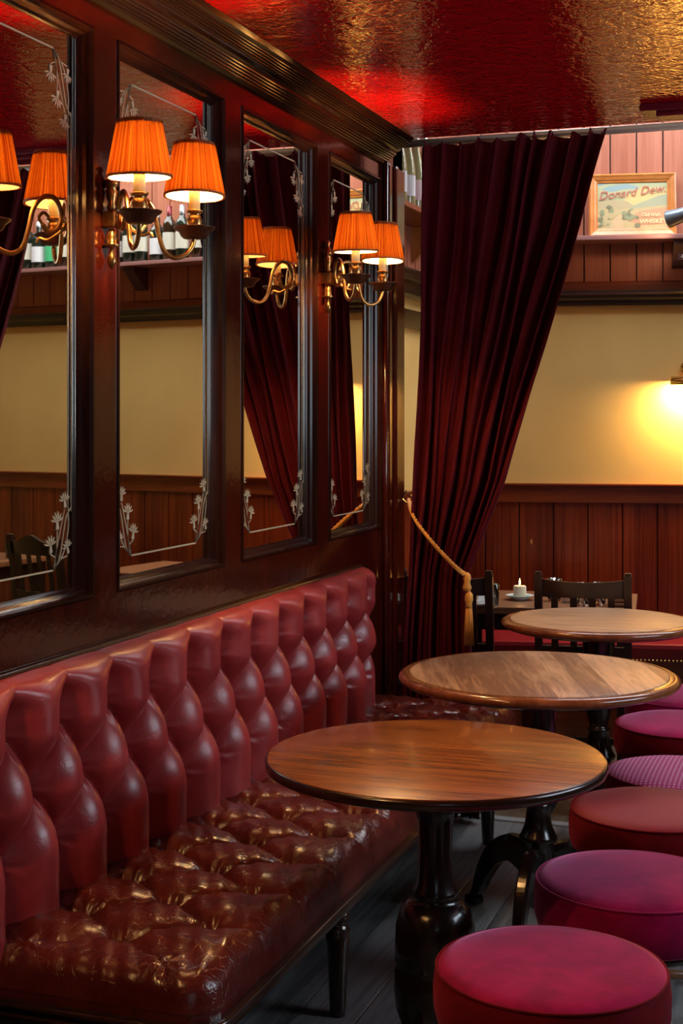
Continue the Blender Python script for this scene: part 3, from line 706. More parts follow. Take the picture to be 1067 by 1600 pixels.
# pole
pole = MB(); pole.tube([(.005, 5.195, 2.543), (2.195, 5.195, 2.543)], .0145, 16)
po = pole.build('curtain_pole', M['steel']); tag(po, 'thin silver curtain pole under the ceiling edge, right of the curtain', 'curtain pole')
def tieback(sgn, label):
    ox = 0 if sgn > 0 else 2.235
    root = empty('curtain_tieback', (ox + sgn * .03, 5.12, 1.18), label, 'tieback', 'gold rope tiebacks with tassels')
    def L(p): return (sgn * (p[0] - .03), p[1] - 5.12, p[2] - 1.18)
    base = spline([(.040, 5.235, 1.188), (.058, 5.18, 1.172), (.10, 5.10, 1.128), (.16, 5.065, 1.066), (.22, 5.06, 1.004), (.275, 5.075, .948), (.300, 5.11, .922)], 14)
    def cord(off, parent, name):
        mb = MB(); n = len(base)
        for st_ in range(3):
            pts = []
            for i, q in enumerate(base):
                a = i * .85 + st_ * 2 * PI / 3; pts.append(L((q.x + off[0] + .0038 * math.cos(a), q.y + off[1], q.z + off[2] + .0038 * math.sin(a))))
            mb.tube(pts, .0036, 7)
        return mb.build(name, M['gold_cord'], parent)
    cord((0, 0, 0), root, 'rope'); cord((.004, .004, -.010), root, 'rope')
    kn = MB().lathe([(.004, .93), (.012, .922), (.015, .908), (.011, .895), (.013, .885), (.017, .874), (.012, .862)], (0, 0, 0), 18)
    k = kn.build('knot', M['gold_cord'], root); k.location = (sgn * (.303 - .03), 5.105 - 5.12, -1.18)
    ts = MB(); rnd = random.Random(5)
    ts.lathe([(.004, .862), (.014, .85), (.016, .83), (.011, .815), (.013, .80)], (0, 0, 0), 16)
    for q in range(34):
        a = q * 2.4; r = .010 * math.sqrt((q + 1) / 34) + .003; ts.tube([(r*.8*math.cos(a), r*.8*math.sin(a), .81), (r*1.2*math.cos(a), r*1.2*math.sin(a), .74), (r*1.3*math.cos(a)+rnd.uniform(-.003, .003), r*1.3*math.sin(a), .665 + rnd.uniform(-.006, .006))], .0016, 5)
    t = ts.build('tassel', M['gold_cord'], root); t.location = (sgn * (.31 - .03), 5.105 - 5.12, -1.18)
    hk = MB(); hk.tube([L(p) for p in spline([(.008, 5.25, 1.19), (.03, 5.245, 1.172), (.045, 5.24, 1.178), (.046, 5.24, 1.20)], 6)], .0035, 8)
    hk.tube([L(p) for p in spline([(.008, 5.25, 1.19), (.02, 5.25, 1.205), (.026, 5.25, 1.222)], 6)], .0035, 8)
    hk.lathe([(.005, 0), (.006, .004), (.002, .008)], mtx=Matrix.Translation(L((.046, 5.24, 1.198))), n=10); hk.box(L((.004, 5.25, 1.19)), (.008, .02, .05), 0, .003)
    hk.build('hook', M['brass_hi'], root)
    return root
tieback(1, 'gold twisted rope tieback with tassel holding the left curtain')
tieback(-1, 'gold rope tieback of the second curtain, out of frame to the right')

# ================================================================== TABLES
def disc_top(r, z, prof_rim, mats, r_in=None):
    """profile from underside centre outwards and back to the top centre"""
    mb = MB(); return mb
def round_top(root, R, z, style, m_top, m_rim):
    if style == 'plain':
        MB().lathe([(.001, z - .004), (R - .006, z - .004), (R - .0055, z - .0005), (R - .0075, z), (.001, z)], n=96).build('tabletop', m_top, root)
        MB().lathe([(.05, z - .026), (R - .012, z - .026), (R - .002, z - .022), (R, z - .016), (R, z - .008), (R - .002, z - .003), (R - .006, z - .0015), (R - .02, z - .006)], n=96).build('table_edge', m_rim, root)
    else:
        MB().lathe([(.001, z - .006), (R - .034, z - .006), (R - .033, z - .001), (R - .036, z), (.001, z)], n=96).build('tabletop', m_top, root)
        MB().lathe([(.05, z - .036), (R - .030, z - .036), (R - .022, z - .032), (R - .012, z - .030), (R - .004, z - .024), (R, z - .016), (R - .003, z - .008), (R - .012, z - .003), (R - .020, z - .0025), (R - .024, z - .006), (R - .030, z - .002), (R - .036, z - .004), (R - .05, z - .008)], n=96).build('table_edge', m_rim, root)
t1 = empty('round_table', (.751, 3.055, 0), 'nearest round pub table with dark orange-brown top and plain dark edge', 'table', 'round pedestal tables', 0)
round_top(t1, .379, .75, 'plain', M['top_near'], M['rim_dark'])
pd = MB(); pd.box((0, 0, .705), (.20, .20, .038), 0, .006); pd.box((0, 0, .668), (.115, .115, .05), 0, .004)
pd.lathe([(.045, .645), (.058, .638), (.046, .628), (.040, .60), (.037, .54), (.042, .47), (.050, .452), (.053, .444), (.044, .436), (.060, .428), (.078, .408), (.088, .375), (.090, .33), (.090, .295), (.083, .285), (.090, .275), (.092, .235), (.088, .19), (.075, .155), (.062, .14), (.062, .11)], n=48)
pd.build('pedestal', M['black_wood'], t1)
def scroll_leg(root, ang, z_top, r0, reach, m, z_att=.30, w=.042):
    pts = spline([(r0, 0, z_att - .01), (r0 + reach * .33, 0, z_att + .015), (r0 + reach * .62, 0, z_att - .02), (r0 + reach * .82, 0, z_att * .55), (r0 + reach * .92, 0, .05), (r0 + reach, 0, .022)], 8)
    mb = MB(); n = len(pts); vs = []; fs = []
    for i, q in enumerate(pts):
        t = (pts[min(i+1, n-1)] - pts[max(i-1, 0)]).normalized(); nn_ = Vector((-t.z, 0, t.x)); h = .070 * (1 - i / n) + .022; ww = w * (1 - .25 * i / n)
        for (a, b) in ((-1, -1), (-1, .6), (-.6, 1), (.6, 1), (1, .6), (1, -1)): vs.append(q + Vector((0, a * ww / 2, 0)) + nn_ * b * h / 2)
    for i in range(n - 1):
        for k in range(6): fs.append([i*6+k, i*6+(k+1) % 6, (i+1)*6+(k+1) % 6, (i+1)*6+k])
    fs.append(list(range(6))); fs.append([(n-1)*6+k for k in range(6)])
    mb.add(vs, fs, 0, False); mb.box((r0 + reach, 0, .011), (.05, w * .9, .022), 0, .006)
    o = mb.build('foot', m, root); o.rotation_euler = (0, 0, ang); return o
for k in range(4):
    mb = MB(); mb.prism([(.0, .02), (.30, .0), (.335, .0), (.33, .035), (.20, .075), (.08, .13), (.0, .13)], 1, -.03, .03); o = mb.build('foot', M['black_wood'], t1); o.rotation_euler = (0, 0, PI/4 + k * PI/2 + .35)
t2 = empty('round_table', (.76, 4.156, 0), 'middle round table with pale planked top and moulded dark rim', 'table', 'round pedestal tables')
round_top(t2, .412, .75, 'moulded', M['top_mid'], M['rim'])
ped2 = [(.06, .714), (.055, .69), (.052, .62), (.050, .56), (.047, .48), (.042, .42), (.030, .372), (.034, .366), (.040, .36), (.034, .353), (.036, .33), (.040, .30), (.052, .272), (.057, .265), (.054, .255), (.044, .25), (.046, .22), (.050, .16), (.044, .13), (.050, .12), (.035, .10), (.028, .06)]
pd = MB(); pd.box((0, 0, .700), (.22, .22, .03), 0, .006); pd.lathe(ped2, n=40); pd.build('pedestal', M['black_wood'], t2)
for a in (PI - .55, PI - .55 + 2*PI/3, PI - .55 + 4*PI/3): scroll_leg(t2, a, .3, .02, .25, M['black_wood'], .195)
t3 = empty('round_table', (.79, 5.08, 0), 'farthest round table with pale grained top, in front of the dark chair', 'table', 'round pedestal tables')
round_top(t3, .345, .785, 'moulded', M['top_far'], M['rim'])
pd = MB(); pd.box((0, 0, .735), (.2, .2, .03), 0, .006); pd.lathe([(r * 1.05, z + .035) for r, z in ped2], n=40); pd.build('pedestal', M['black_wood'], t3)
for a in (-2.5, -2.5 + 2*PI/3, -2.5 + 4*PI/3): scroll_leg(t3, a, .3, .02, .24, M['black_wood'], .22)

# ================================================================== STOOLS
def make_stool(m_top, m_side, label, dz=0):
    root = empty('round_stool', (0, 0, 0), label, 'stool', 'round upholstered stools right of the tables')
    R = .2145; zt = .498
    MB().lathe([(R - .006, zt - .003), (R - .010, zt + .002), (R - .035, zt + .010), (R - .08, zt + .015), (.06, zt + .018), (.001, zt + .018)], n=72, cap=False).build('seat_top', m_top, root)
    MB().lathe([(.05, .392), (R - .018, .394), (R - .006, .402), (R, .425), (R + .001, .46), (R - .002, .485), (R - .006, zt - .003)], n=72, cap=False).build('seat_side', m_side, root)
    pp = MB(); pp.tube([((R - .005) * math.cos(a), (R - .005) * math.sin(a), zt - .002) for a in [k * 2 * PI / 72 for k in range(72)]], .0028, 6, closed=True); pp.build('piping', m_side, root)
    MB().lathe([(.03, .372), (.175, .372), (.18, .378), (.18, .392), (.03, .393)], n=48).build('seat_ring', M['black_wood'], root)
    for k in range(4):
        a = PI/4 + k * PI/2; lg = MB(); c, s = math.cos(a), math.sin(a)
        prof = [(.012, 0), (.014, .03), (.012, .05), (.018, .09), (.020, .12), (.014, .135), (.020, .15), (.015, .17), (.017, .22), (.021, .28), (.015, .30), (.021, .315), (.021, .375)]
        vs = []; fs = []; n = 16
        for (r, z) in prof:
            q = .185 - .055 * z / .375
            for t in range(n): an = 2*PI*t/n; vs.append((c*q + r*math.cos(an), s*q + r*math.sin(an), z))
        for i in range(len(prof)-1):
            for t in range(n): fs.append([i*n+t, i*n+(t+1) % n, (i+1)*n+(t+1) % n, (i+1)*n+t])
        fs.append(list(range(n))[::-1]); fs.append([(len(prof)-1)*n+t for t in range(n)])
        lg.add(vs, fs, 0, True); lg.build('leg', M['black_wood'], root)
    for k in range(4):
        a = PI/4 + k * PI/2; b = a + PI/2; q = .185 - .055 * .12 / .375
        MB().tube([(q*math.cos(a), q*math.sin(a), .12), ((q*math.cos(a)+q*math.cos(b))/2, (q*math.sin(a)+q*math.sin(b))/2, .12), (q*math.cos(b), q*math.sin(b), .12)], [.009, .013, .009], 10).build('stretcher', M['table_pine'], root)
    return root
def by_w(px, w, z=.5):
    c, s = math.cos(GAM), math.sin(GAM); r = (px - 533.5) / 2223 * w; return (1.6 + r * c - w * s, r * s + w * c, 0)
s1 = place(make_stool(M['velvet'], M['velvet_shaded'], 'magenta velvet stool at the front, largest and nearest the camera'), by_w(861, 2.60), .3)
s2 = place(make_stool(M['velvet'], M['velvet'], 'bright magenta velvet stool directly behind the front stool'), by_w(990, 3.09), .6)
s3 = place(make_stool(M['dot_red'], M['velvet_shaded'], 'dark red stool with fine woven patterned seat, third from the front'), by_w(1021, 3.65), .2)
s4 = place(make_stool(M['dot_pink'], M['velvet_shaded'], 'pink stool with pale dotted seat, behind the dark red woven stool'), by_w(1060, 4.20), .5); s4.scale = (1, 1, .91)
s5 = place(make_stool(M['velvet'], M['velvet_shaded'], 'crimson velvet stool behind the pink dotted stool'), by_w(1063, 4.66), .1)
s6 = place(make_stool(M['velvet'], M['velvet'], 'farthest magenta stool, tucked right of the middle round table'), by_w(1070, 5.13), .8)

# ================================================================== BACK ROOM FURNITURE
# wall bench along the back wall
wb = empty('wall_bench', (0, 6.92, 0), 'red upholstered wall bench with brass studs below the back wainscot', 'bench', None, ang)
MB().box((.5, -.27, .43), (1.35, .46, .085), 0, .02).build('seat_pad', mat('red_bench_leather', (.22, .008, .012), .35), wb)
MB().box((.5, -.26, .375), (1.35, .46, .03), 0, .004).box((.5, -.245, .19), (1.3, .40, .34), 0, .004).build('base', M['rail_wood'], wb)
sd = MB()
for k in range(74):
    x = -.15 + k * .0178
    sd.lathe([(.006, 0), (.005, .003), (.001, .005)], n=8, mtx=Matrix.Translation((x, -.500, .398)) @ Matrix.Rotation(PI/2, 4, 'X'))
o = sd.build('stud_row', M['studs'], wb); o['kind'] = 'stuff'
def rect_table(name, x0, x1, y0, y1, z, rz, label, m=None):
    cx_, cy_ = (x0+x1)/2, (y0+y1)/2; r = empty(name, (cx_, cy_, 0), label, 'table', None, rz); hx, hy_ = (x1-x0)/2, (y1-y0)/2
    MB().box((0, 0, z - .015), (2*hx, 2*hy_, .03), 0, .006).build('tabletop', m or M['table_pine'], r)
    MB().box((0, 0, z - .065), (2*hx - .08, 2*hy_ - .08, .07), 0, .003).build('apron', M['chair_wood'], r)
    for a in (-1, 1):
        for b in (-1, 1): MB().box((a*(hx-.05), b*(hy_-.05), (z-.03)/2), (.05, .05, z - .03), 0, .004).build('leg', M['chair_wood'], r)
    return r
rect_table('dining_table', .05, .80, 5.70, 6.27, .73, .12, 'plain brown rectangular table holding the lit candle, behind the curtain')
rect_table('dining_table', 1.28, 1.84, 6.30, 6.88, .73, .18, 'rectangular table seen only in the second mirror, below the engraved line')
rect_table('dining_table', 2.55, 3.25, 6.45, 7.05, .73, .18, 'rectangular table behind the arched chair, seen only in the nearest mirror')
def make_chair(label, arched=False, W=.37, H=.90, slats=4, seat_m=None):
    r = empty('dining_chair', (0, 0, 0), label, 'chair', 'dark wooden slat-back chairs'); hw = W / 2; m = M['chair_wood']
    # back at y=0, seat towards +y
    for s in (-1, 1):
        pb = MB(); pts = [(s*(hw-.016), .045, 0), (s*(hw-.016), .02, .2), (s*(hw-.016), .012, .45), (s*(hw-.016), -.012, .72), (s*(hw-.016), -.04, H)]
        vs = []; fs = []
        for (x, y, z) in pts:
            for (a, b) in ((-1, -1), (1, -1), (1, 1), (-1, 1)): vs.append((x + a*.015, y + b*.017, z))
        for i in range(len(pts)-1):
            for k in range(4): fs.append([i*4+k, i*4+(k+1) % 4, (i+1)*4+(k+1) % 4, (i+1)*4+k])
        fs.append([3, 2, 1, 0]); L = (len(pts)-1)*4; fs.append([L, L+1, L+2, L+3]); pb.add(vs, fs)
        pb.box((s*(hw-.016), -.04, H + .004), (.026, .03, .012), 0, .005)
        pb.build('leg', m, r)
        MB().box((s*(hw-.02), .40, .215), (.034, .034, .43), 0, .004).build('leg', m, r)
        MB().box((s*(hw-.02), .22, .17), (.018, .36, .024), 0, .003).build('stretcher', m, r)
    # crest rail, slightly bowed
    cr = MB(); n = 16
    def top(t): return (H - .038 + (.040 * math.exp(-((t - .5) / .22) ** 2) if arched else .010 * (abs(t - .5) * 2) ** 2 - .002))
    vs = []; fs = []
    for i in range(n + 1):
        t = i / n; x = -hw + .03 + (W - .06) * t; bow = -.022 * math.sin(PI * t); zt_ = top(t) + .012
        for (y, z) in ((-.046 - bow * -1, zt_), (-.026 - bow * -1, zt_), (-.014 - bow * -1, H - .088), (-.034 - bow * -1, H - .088)): vs.append((x, y, z))
    for i in range(n):
        for k in range(4): fs.append([i*4+k, i*4+(k+1) % 4, (i+1)*4+(k+1) % 4, (i+1)*4+k])
    fs.append([0, 1, 2, 3]); fs.append([n*4+3, n*4+2, n*4+1, n*4]); cr.add(vs, fs); cr.build('crest_rail', m, r)
    MB().box((0, -.006, .60), (W - .05, .02, .045), 0, .004).build('lower_rail', m, r)
    for k in range(slats):
        x = (k - (slats - 1) / 2) * (W - .06) / (slats + .35)
        s_ = MB(); s_.add([(x-.013, -.012, .61), (x+.013, -.012, .61), (x+.013, -.002, .61), (x-.013, -.002, .61), (x-.013, -.045, H-.075), (x+.013, -.045, H-.075), (x+.013, -.035, H-.075), (x-.013, -.035, H-.075)],
               [[0,1,2,3],[7,6,5,4],[0,4,5,1],[1,5,6,2],[2,6,7,3],[3,7,4,0]]); s_.build('slat', m, r)
    MB().box((0, .21, .435), (W - .03, .40, .03), 0, .006).build('seat', seat_m or m, r)
    MB().box((0, .41, .17), (W - .05, .018, .024), 0, .003).build('stretcher', m, r)
    return r
ch1 = make_chair('dark slat-back wooden chair behind the farthest round table, facing the candle table')
place(ch1, (.668, 5.475, 0), .13)
ch2 = copy_tree(ch1); place(ch2, (.148, 5.40, 0), .10, 'dark slat-back wooden chair half hidden behind the tied curtain')
ch3 = make_chair('dark chair with arched crest rail, seen only reflected in the nearest mirror', True, .40, .90); place(ch3, (2.15, 6.27, 0), .35)
def wpt(px, py, Z):  # point on a horizontal plane behind a pixel of the photo (used once, at build time, to measure positions)
    c, s = math.cos(GAM), math.sin(GAM); w = (Z - 1.5) * -2223 / (py - 653.0); r = (px - 533.5) / 2223 * w
    return (1.6 + r * c - w * s, r * s + w * c, Z)
# candle on saucer
cd = wpt(812, 937, .73)
sa = empty('saucer', cd, 'white saucer with turquoise well under the lit candle', 'saucer')
MB().lathe([(.001, .001), (.032, .001), (.035, .006), (.060, .018), (.062, .020), (.058, .0205), (.045, .015)], n=40, cap=False).build('saucer_body', M['white_china'], sa)
MB().lathe([(.001, .0045), (.034, .008), (.046, .0152)], n=40, cap=False).build('glazed_well', M['teal_china'], sa)
ca = empty('candle', (cd[0], cd[1], cd[2] + .0085), 'short lit cream pillar candle on the white and turquoise saucer', 'candle')
MB().lathe([(.001, 0), (.0265, 0), (.0275, .004), (.027, .048), (.024, .051), (.018, .047), (.001, .046)], n=32, cap=False).build('wax_body', M['wax'], ca)
MB().tube([(0, 0, .044), (.001, 0, .052), (.002, 0, .058)], .0012, 6).build('wick', M['wick'], ca)
MB().lathe([(.001, .053), (.0032, .058), (.0038, .063), (.0024, .072), (.0004, .082)], n=14, cap=False).build('flame', M['flame'], ca)
# tumblers
def tumbler(label):
    r = MB(); r.lathe([(.001, .001), (.026, .001), (.028, .006), (.033, .095), (.0315, .095), (.0265, .010), (.001, .010)], n=24, cap=False)
    return tag(r.build('glass_tumbler', M['glass'], fix=False), label, 'glass', 'clear tumblers on the dining tables')
g0 = tumbler('clear glass tumbler just left of the chair post, between curtain and candle')
spots = [((768, 949), None), ((757, 944), 'clear glass tumbler nearest the curtain tassel, left of the candle'), ((866, 939), 'clear tumbler seen behind the left slats of the chair'), ((935, 946), 'clear tumbler seen behind the right slats of the chair'), ((909, 947), 'clear tumbler seen between the two middle chair slats')]
for i, (pxy, lb) in enumerate(spots):
    o = g0 if i == 0 else g0.copy()
    if i: COL.objects.link(o); o['label'] = lb
    o.location = wpt(pxy[0], pxy[1], .73)
for i, (x, y, lb) in enumerate(((2.70, 6.62, 'clear tumbler at the left edge of the nearest mirror, on a table'), (1.98, 6.55, 'clear tumbler reflected low in the second mirror beside the etched flowers'), (2.62, 6.75, 'clear tumbler reflected right of the arched chair'))):
    o = g0.copy(); COL.objects.link(o); o['label'] = lb; o.location = (x, y, .73)
pl_ = MB().lathe([(.001, .002), (.05, .002), (.075, .012), (.078, .014), (.072, .0145), (.05, .006), (.001, .005)], n=40, cap=False)
o = tag(pl_.build('plate', M['white_china']), 'white plate half hidden behind the curtain, left end of candle table', 'plate'); o.location = wpt(738, 946, .73)
o = tag(MB().box((0, 0, .03), (.045, .045, .06), 0, .006).build('sugar_box', M['white_china']), 'white block-shaped container behind the second chair slat', 'container', 'white containers on the candle table'); o.location = wpt(887, 941, .73)
o2 = o.copy(); COL.objects.link(o2); o2['label'] = 'white block-shaped container behind the third chair slat'; o2.location = wpt(912, 935, .73)
cdy = MB()
for k in range(5): cdy.box((0, 0, .012 + k * .016), (.07, .11, .010), 0, .002)
for a in (-1, 1):
    for b in (-1, 1): cdy.box((a*.03, b*.05, .04), (.01, .01, .08), 0, .001)
o = tag(cdy.build('slatted_box', M['table_pine']), 'small slatted wooden box at the right end of the candle table', 'box'); o.location = wpt(966, 946, .73); o.rotation_euler = (0, 0, .3)
# ---- shelf with brackets
shf = empty('wall_shelf', (0, 6.92, 0), 'mauve-painted plank shelf on the back wall under the framed whiskey picture', 'shelf', None, ang)
MB().box((2.05, -.1, 2.362), (4.6, .17, .022), 0, .003).build('shelf_board', M['shelf'], shf)
for i, x in enumerate((.875, 2.12, 3.3)):
    MB().prism([(-.015, 2.35), (-.15, 2.35), (-.15, 2.33), (-.05, 2.235), (-.015, 2.225)], 0, x - .035, x + .035).build('bracket', M['bracket'], shf)
lt_ = MB(); add_mesh(lt_, text_mesh('-E ve', .022, 'LEFT'), WM.inverted() @ WM @ Matrix.Translation((.87, -.158, 2.262)) @ Matrix.Rotation(PI/2, 4, 'X'))
lt_.box((.895, -.1555, 2.268), (.07, .003, .03)); lo = lt_.build('bracket_label', [M['bracket'], M['paper']], shf)
n_txt = len(lo.data.polygons) - 6
for i_, p_ in enumerate(lo.data.polygons): p_.material_index = 1 if i_ < n_txt else 0
shl = empty('wall_shelf', (-.22, 5.9, 0), 'orange-brown shelf seen in the gap between partition and curtain', 'shelf')
MB().box((.09, 0, 2.362), (.18, 1.1, .024), 0, .003).build('shelf_board', M['rail_wood'], shl)
for y in (-.45, .2):
    MB().prism([(.015, 2.35), (.16, 2.35), (.15, 2.33), (.03, 2.20), (.015, 2.20)], 1, y, y + .03).build('bracket', M['orange_pine'], shl)
# ---- bottles
def make_bottle(kind, label, lab_m, glass_m, foil_m):
    r = empty('bottle', (0, 0, 0), label, 'bottle', 'bottles on the back-wall shelf')
    if kind == 'wine': prof = [(.001, .0), (.034, 0), (.037, .004), (.0375, .19), (.034, .215), (.020, .235), (.0145, .25), (.0135, .29), (.015, .292), (.015, .300), (.001, .301)]; lz = (.06, .155); fz = (.252, .303, .0152)
    elif kind == 'slim': prof = [(.001, 0), (.034, 0), (.036, .004), (.036, .15), (.030, .19), (.018, .25), (.0135, .28), (.0135, .322), (.015, .325), (.015, .332), (.001, .333)]; lz = (.04, .125); fz = (.27, .335, .0155)
    else: prof = [(.001, .0), (.040, 0), (.043, .004), (.043, .16), (.040, .18), (.022, .205), (.016, .215), (.017, .25), (.015, .255), (.015, .275), (.001, .276)]; lz = (.04, .13); fz = (.245, .278, .0165)
    MB().lathe(prof, n=24, cap=False).build('bottle_glass', glass_m, r)
    R = max(q[0] for q in prof) + .0006
    MB().lathe([(R, lz[0]), (R, lz[1])], n=24, cap=False).build('paper_label', lab_m, r, fix=True)
    MB().lathe([(fz[2] + .0006, fz[0]), (fz[2] + .0006, fz[1]), (.001, fz[1] + .001)], n=16, cap=False).build('foil_cap', foil_m, r)
    return r
kinds = [('wine', 'paper', 'glass_dark', 'foil'), ('wine', 'paper', 'glass_brown', 'foil_red'), ('spirit', 'paper_white', 'glass_dark', 'foil'), ('spirit', 'paper_green', 'glass_dark', 'foil'), ('slim', 'paper_white', 'glass_pale', 'foil'), ('slim', 'paper_pink', 'glass_pale', 'foil')]
nice = {0: 'dark wine bottle with cream label and silver cap', 1: 'brown wine bottle with cream label and dark red cap', 2: 'squat dark bottle with white label', 3: 'squat dark bottle with bright green label'}
protos = [make_bottle(k, nice.get(i, 'pale wine bottle'), M[a], M[b], M[c_]) for i, (k, a, b, c_) in enumerate(kinds)]
used = set(); seq = [0, 2, 0, 1, 0, 1, 2, 0, 0, 2, 1, 0, 2, 1, 3, 2, 0, 1, 0]
ordinals = 'first second third fourth fifth sixth seventh eighth ninth tenth eleventh twelfth thirteenth fourteenth fifteenth sixteenth seventeenth eighteenth nineteenth'.split()
for i, kd in enumerate(seq):
    lx = 1.40 + i * .094
    src = protos[kd]
    if kd in used: o = copy_tree(src)
    else: o = src; used.add(kd)
    wp = WM @ Vector((lx, -.10 + random.uniform(-.015, .015), 2.3735)); place(o, wp, random.uniform(0, 6))
    short = {0: 'dark wine bottle with cream label', 1: 'brown wine bottle with red cap', 2: 'squat dark bottle, white label', 3: 'squat dark bottle with bright green label'}[kd]
    o['label'] = short + ', %s from the picture along the back shelf' % ordinals[i]
    o['group'] = 'bottles on the back-wall shelf'
side = [(4, 5.52, 'pale wine bottle with white label, leftmost in the gap beside the curtain', .0), (4, 5.64, 'pale wine bottle with white label, middle of the gap beside the curtain', .0), (5, 5.77, 'pale bottle with handwritten pink label, nearest the curtain in the gap', .0), (4, 5.90, 'pale white-labelled bottle behind the pink-labelled one', 0)]
for kd, y, lb, tl in side:
    src = protos[kd]
    if kd in used: o = copy_tree(src)
    else: o = src; used.add(kd)
    place(o, (-.09, y, 2.3745), .3, lb); o['group'] = 'bottles on the side shelf beside the curtain'
# ---- framed picture
def picture():
    r = empty('framed_picture', (0, 0, 0), 'orange pine framed whiskey advert with mountain landscape, standing on the shelf', 'picture')
    W, H = .415, .315; b = .042
    fr = MB(); prof = [(0, 0), (0, .016), (.008, .022), (.016, .018), (.028, .014), (.034, .010), (b, .008), (b, 0)]   # inward distance, height
    cs = [(-W/2, 0, 1, 1), (W/2, 0, -1, 1), (W/2, H, -1, -1), (-W/2, H, 1, -1)]
    rings = [[(x + sx * d, -h, z + sz * d) for d, h in prof] for x, z, sx, sz in cs]
    for k in range(4):
        A, B = rings[k], rings[(k+1) % 4]
        for i in range(len(prof)-1): fr.add([A[i], B[i], B[i+1], A[i+1]], [[0, 1, 2, 3]])
    fr.add([(-W/2, .0, 0), (W/2, .0, 0), (W/2, .0, H), (-W/2, .0, H)], [[0, 1, 2, 3]])
    fr.build('frame', M['orange_pine'], r)
    cols = {'sky': (.50, .50, .26), 'yellow': (.72, .56, .22), 'blue': (.30, .42, .42), 'hill': (.42, .43, .27), 'hill2': (.52, .42, .22), 'green': (.30, .34, .18), 'river': (.66, .48, .26), 'field': (.58, .46, .22), 'pink': (.62, .34, .18), 'tree': (.22, .22, .12)}
    keys = list(cols); ms = [mat('print_' + k, tuple(q * .72 for q in c), .5) for k, c in cols.items()]; pr = MB(); lay = [0]
    pw, phh = W - 2*b, H - 2*b
    def P(pts, k):
        lay[0] += 1; y = -.004 - lay[0] * .00008
        pr.add([(-pw/2 + x * pw, y, b + z * phh) for x, z in pts], [list(range(len(pts)))], keys.index(k))
    P([(0, 0), (1, 0), (1, 1), (0, 1)], 'sky'); P([(.35, .35), (1, .4), (1, .85), (.62, .9), (.4, .7)], 'yellow')
    P([(.05, .86), (.15, .93), (.4, .97), (.55, .93), (.62, .86), (.4, .86), (.2, .8)], 'blue'); P([(.0, .93), (.1, .97), (.2, 1), (0, 1)], 'blue')
    P([(0, .3), (0, .62), (.12, .66), (.3, .62), (.42, .6), (.5, .52), (.6, .42), (.6, .3)], 'hill2'); P([(.45, .45), (.6, .55), (.75, .63), (.88, .7), (1, .73), (1, .4), (.6, .38)], 'hill')
    P([(0, 0), (0, .45), (.3, .42), (.6, .44), (1, .5), (1, 0)], 'field'); P([(.4, .2), (.6, .36), (.8, .42), (1, .44), (1, .1), (.6, .05)], 'pink')
    P([(.18, 0), (.22, .2), (.3, .3), (.42, .36), (.52, .40), (.6, .42), (.45, .33), (.38, .24), (.36, .12), (.38, 0)], 'river')
    rnd = random.Random(2)
    for k in range(26):
        cx_, cz_ = rnd.uniform(.03, .5), rnd.uniform(.05, .42); rr_ = rnd.uniform(.025, .06)
        if .2 < cx_ < .38 and cz_ < .25: cx_ += .2
        P([(cx_ + rr_ * rnd.uniform(.7, 1.1) * math.cos(a) * .8, cz_ + rr_ * rnd.uniform(.7, 1.1) * math.sin(a)) for a in [q * 2 * PI / 9 for q in range(9)]], rnd.choice(['tree', 'green', 'green', 'field']))
    P([(.12, .46), (.15, .52), (.19, .50), (.22, .47), (.17, .44)], 'tree'); P([(.16, .35), (.17, .35), (.175, .47), (.165, .47)], 'tree')
    pr.build('print', ms, r, fix=False)
    lm = mat('faded_red_lettering', (.42, .10, .07), .5); lc = mat('cream_lettering', (.85, .68, .38), .5)
    for body, size, x, z, rot, sh_, mm, nm in (('Donard Dew.', .058, .0, .205, .11, .35, lm, 'title_lettering'), ('Old Irish', .026, .088, .100, 0, 0, lc, 'lettering'), ('WHISKEY', .030, .098, .066, 0.02, 0, lc, 'lettering')):
        q = MB(); add_mesh(q, text_mesh(body, size, 'CENTER', .0004, sh_), Matrix.Translation((x, -.0085, z)) @ Matrix.Rotation(PI/2, 4, 'X') @ Matrix.Rotation(rot, 4, 'Z')); q.build(nm, mm, r, fix=False)
    return r
pic = picture(); pic.matrix_world = WM @ Matrix.Translation((.650, -.085, 2.3735)) @ Matrix.Rotation(math.radians(-9), 4, 'X') @ Matrix.Rotation(.0, 4, 'Y')
pic.location.z += .000
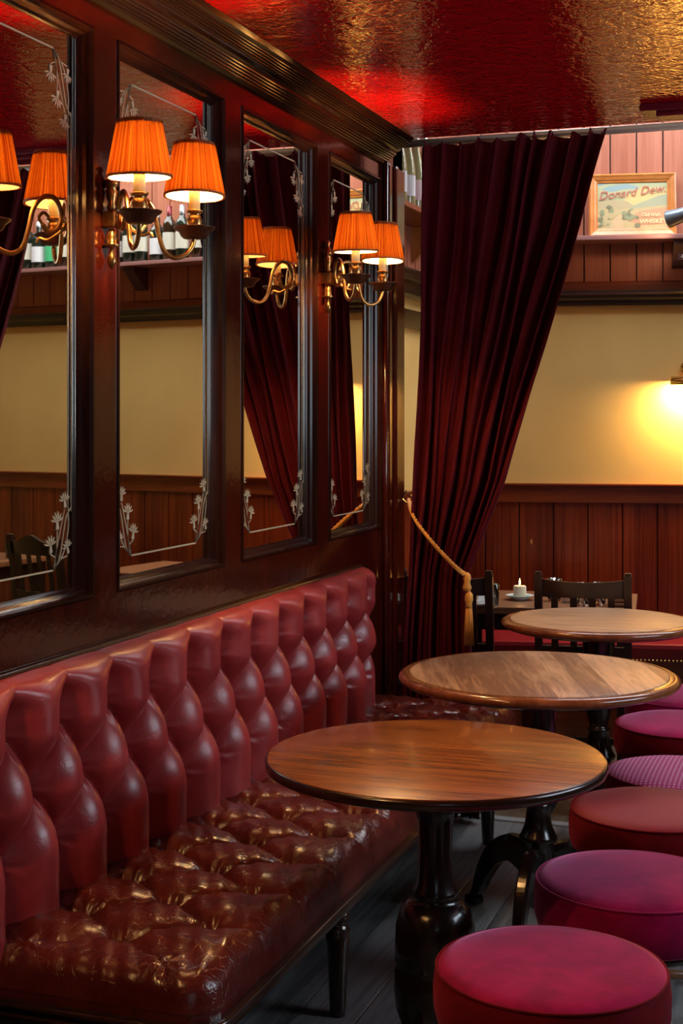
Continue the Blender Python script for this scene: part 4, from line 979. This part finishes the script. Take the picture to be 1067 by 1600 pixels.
# ---- grey spotlight beside the picture
sp = empty('spotlight', (0, 0, 0), 'grey metal cylindrical spotlight aimed at the framed picture', 'spotlight')
sp.matrix_world = WM
def headm(): return Matrix.Translation((.80, -.36, 2.418)) @ Matrix.Rotation(math.radians(-28), 4, 'Z') @ Matrix.Rotation(math.radians(78), 4, 'Y')
MB().lathe([(.036, 0), (.040, 0), (.041, .004), (.034, .06), (.033, .14), (.028, .155), (.010, .165)], n=32, mtx=headm(), cap=False).build('lamp_head', M['grey_metal'], sp)
MB().lathe([(.001, .02), (.028, .018), (.030, .010)], n=24, mtx=headm(), cap=False).build('lamp_lens', M['lens'], sp)
a_ = headm() @ Vector((0, 0, .12)); MB().tube([a_, a_ + Vector((.04, .1, .02)), Vector((a_.x + .06, -.015, a_.z + .02))], .007, 10).build('arm', M['grey_metal'], sp)
MB().lathe([(.04, 0), (.04, .012), (.03, .016), (.001, .016)], n=28, mtx=Matrix.Translation((a_.x + .06, -.012, a_.z + .02)) @ Matrix.Rotation(PI/2, 4, 'X')).build('wall_plate', M['grey_metal'], sp)
d_ = (Vector((.74, -.03, 2.42)) - Vector((.735 - .02, -.40, 2.41))).normalized()
lamp('spotlight_beam', 'SPOT', (headm() @ Vector((0, 0, -.01))), SPOT * .12, (1, .62, .35), .02, ((headm() @ Vector((0, 0, -.01))) - Vector((.66, -.03, 2.40))).to_track_quat('Z', 'Y').to_euler(), 1.5, sp)
# ---- brass wall lamp
wl_ = empty('picture_light', (0, 0, 0), 'brass tubular wall light glowing on the cream wall at right edge', 'wall lamp'); wl_.matrix_world = WM
MB().lathe([(.030, 0), (.034, .003), (.033, .010), (.022, .016), (.012, .018), (.010, .03)], n=32, mtx=Matrix.Translation((.915, -.001, 1.742)) @ Matrix.Rotation(PI/2, 4, 'X')).build('backplate', M['brass_hi'], wl_)
MB().tube(spline([(.915, -.02, 1.742), (.915, -.06, 1.735), (.93, -.085, 1.70), (.94, -.09, 1.69)], 6), .006, 10).build('arm', M['brass_hi'], wl_)
cy = MB(); n = 24
def shell(i, j): a = -.15 * PI + 1.3 * PI * i; return (.83 + .21 * j, -.09 + .027 * math.cos(a), 1.672 + .027 * math.sin(a))
cy.grid(24, 1, shell); o = cy.build('lamp_shade', M['brass_hi'], wl_, fix=False); md = o.modifiers.new('t', 'SOLIDIFY'); md.thickness = .0015
MB().tube([(.845, -.09, 1.668), (1.025, -.09, 1.668)], .008, 10).build('bulb', M['lens'], wl_)
ar = bpy.data.lights.new('wall_light_glow', 'AREA'); ar.shape = 'RECTANGLE'; ar.size = .18; ar.size_y = .03; ar.energy = WALL_LAMP * .22; ar.color = (1, .62, .26)
ao = bpy.data.objects.new('wall_light_glow', ar); COL.objects.link(ao); ao.parent = wl_; ao.location = (.935, -.085, 1.655); ao.rotation_euler = (math.radians(25), 0, 0)
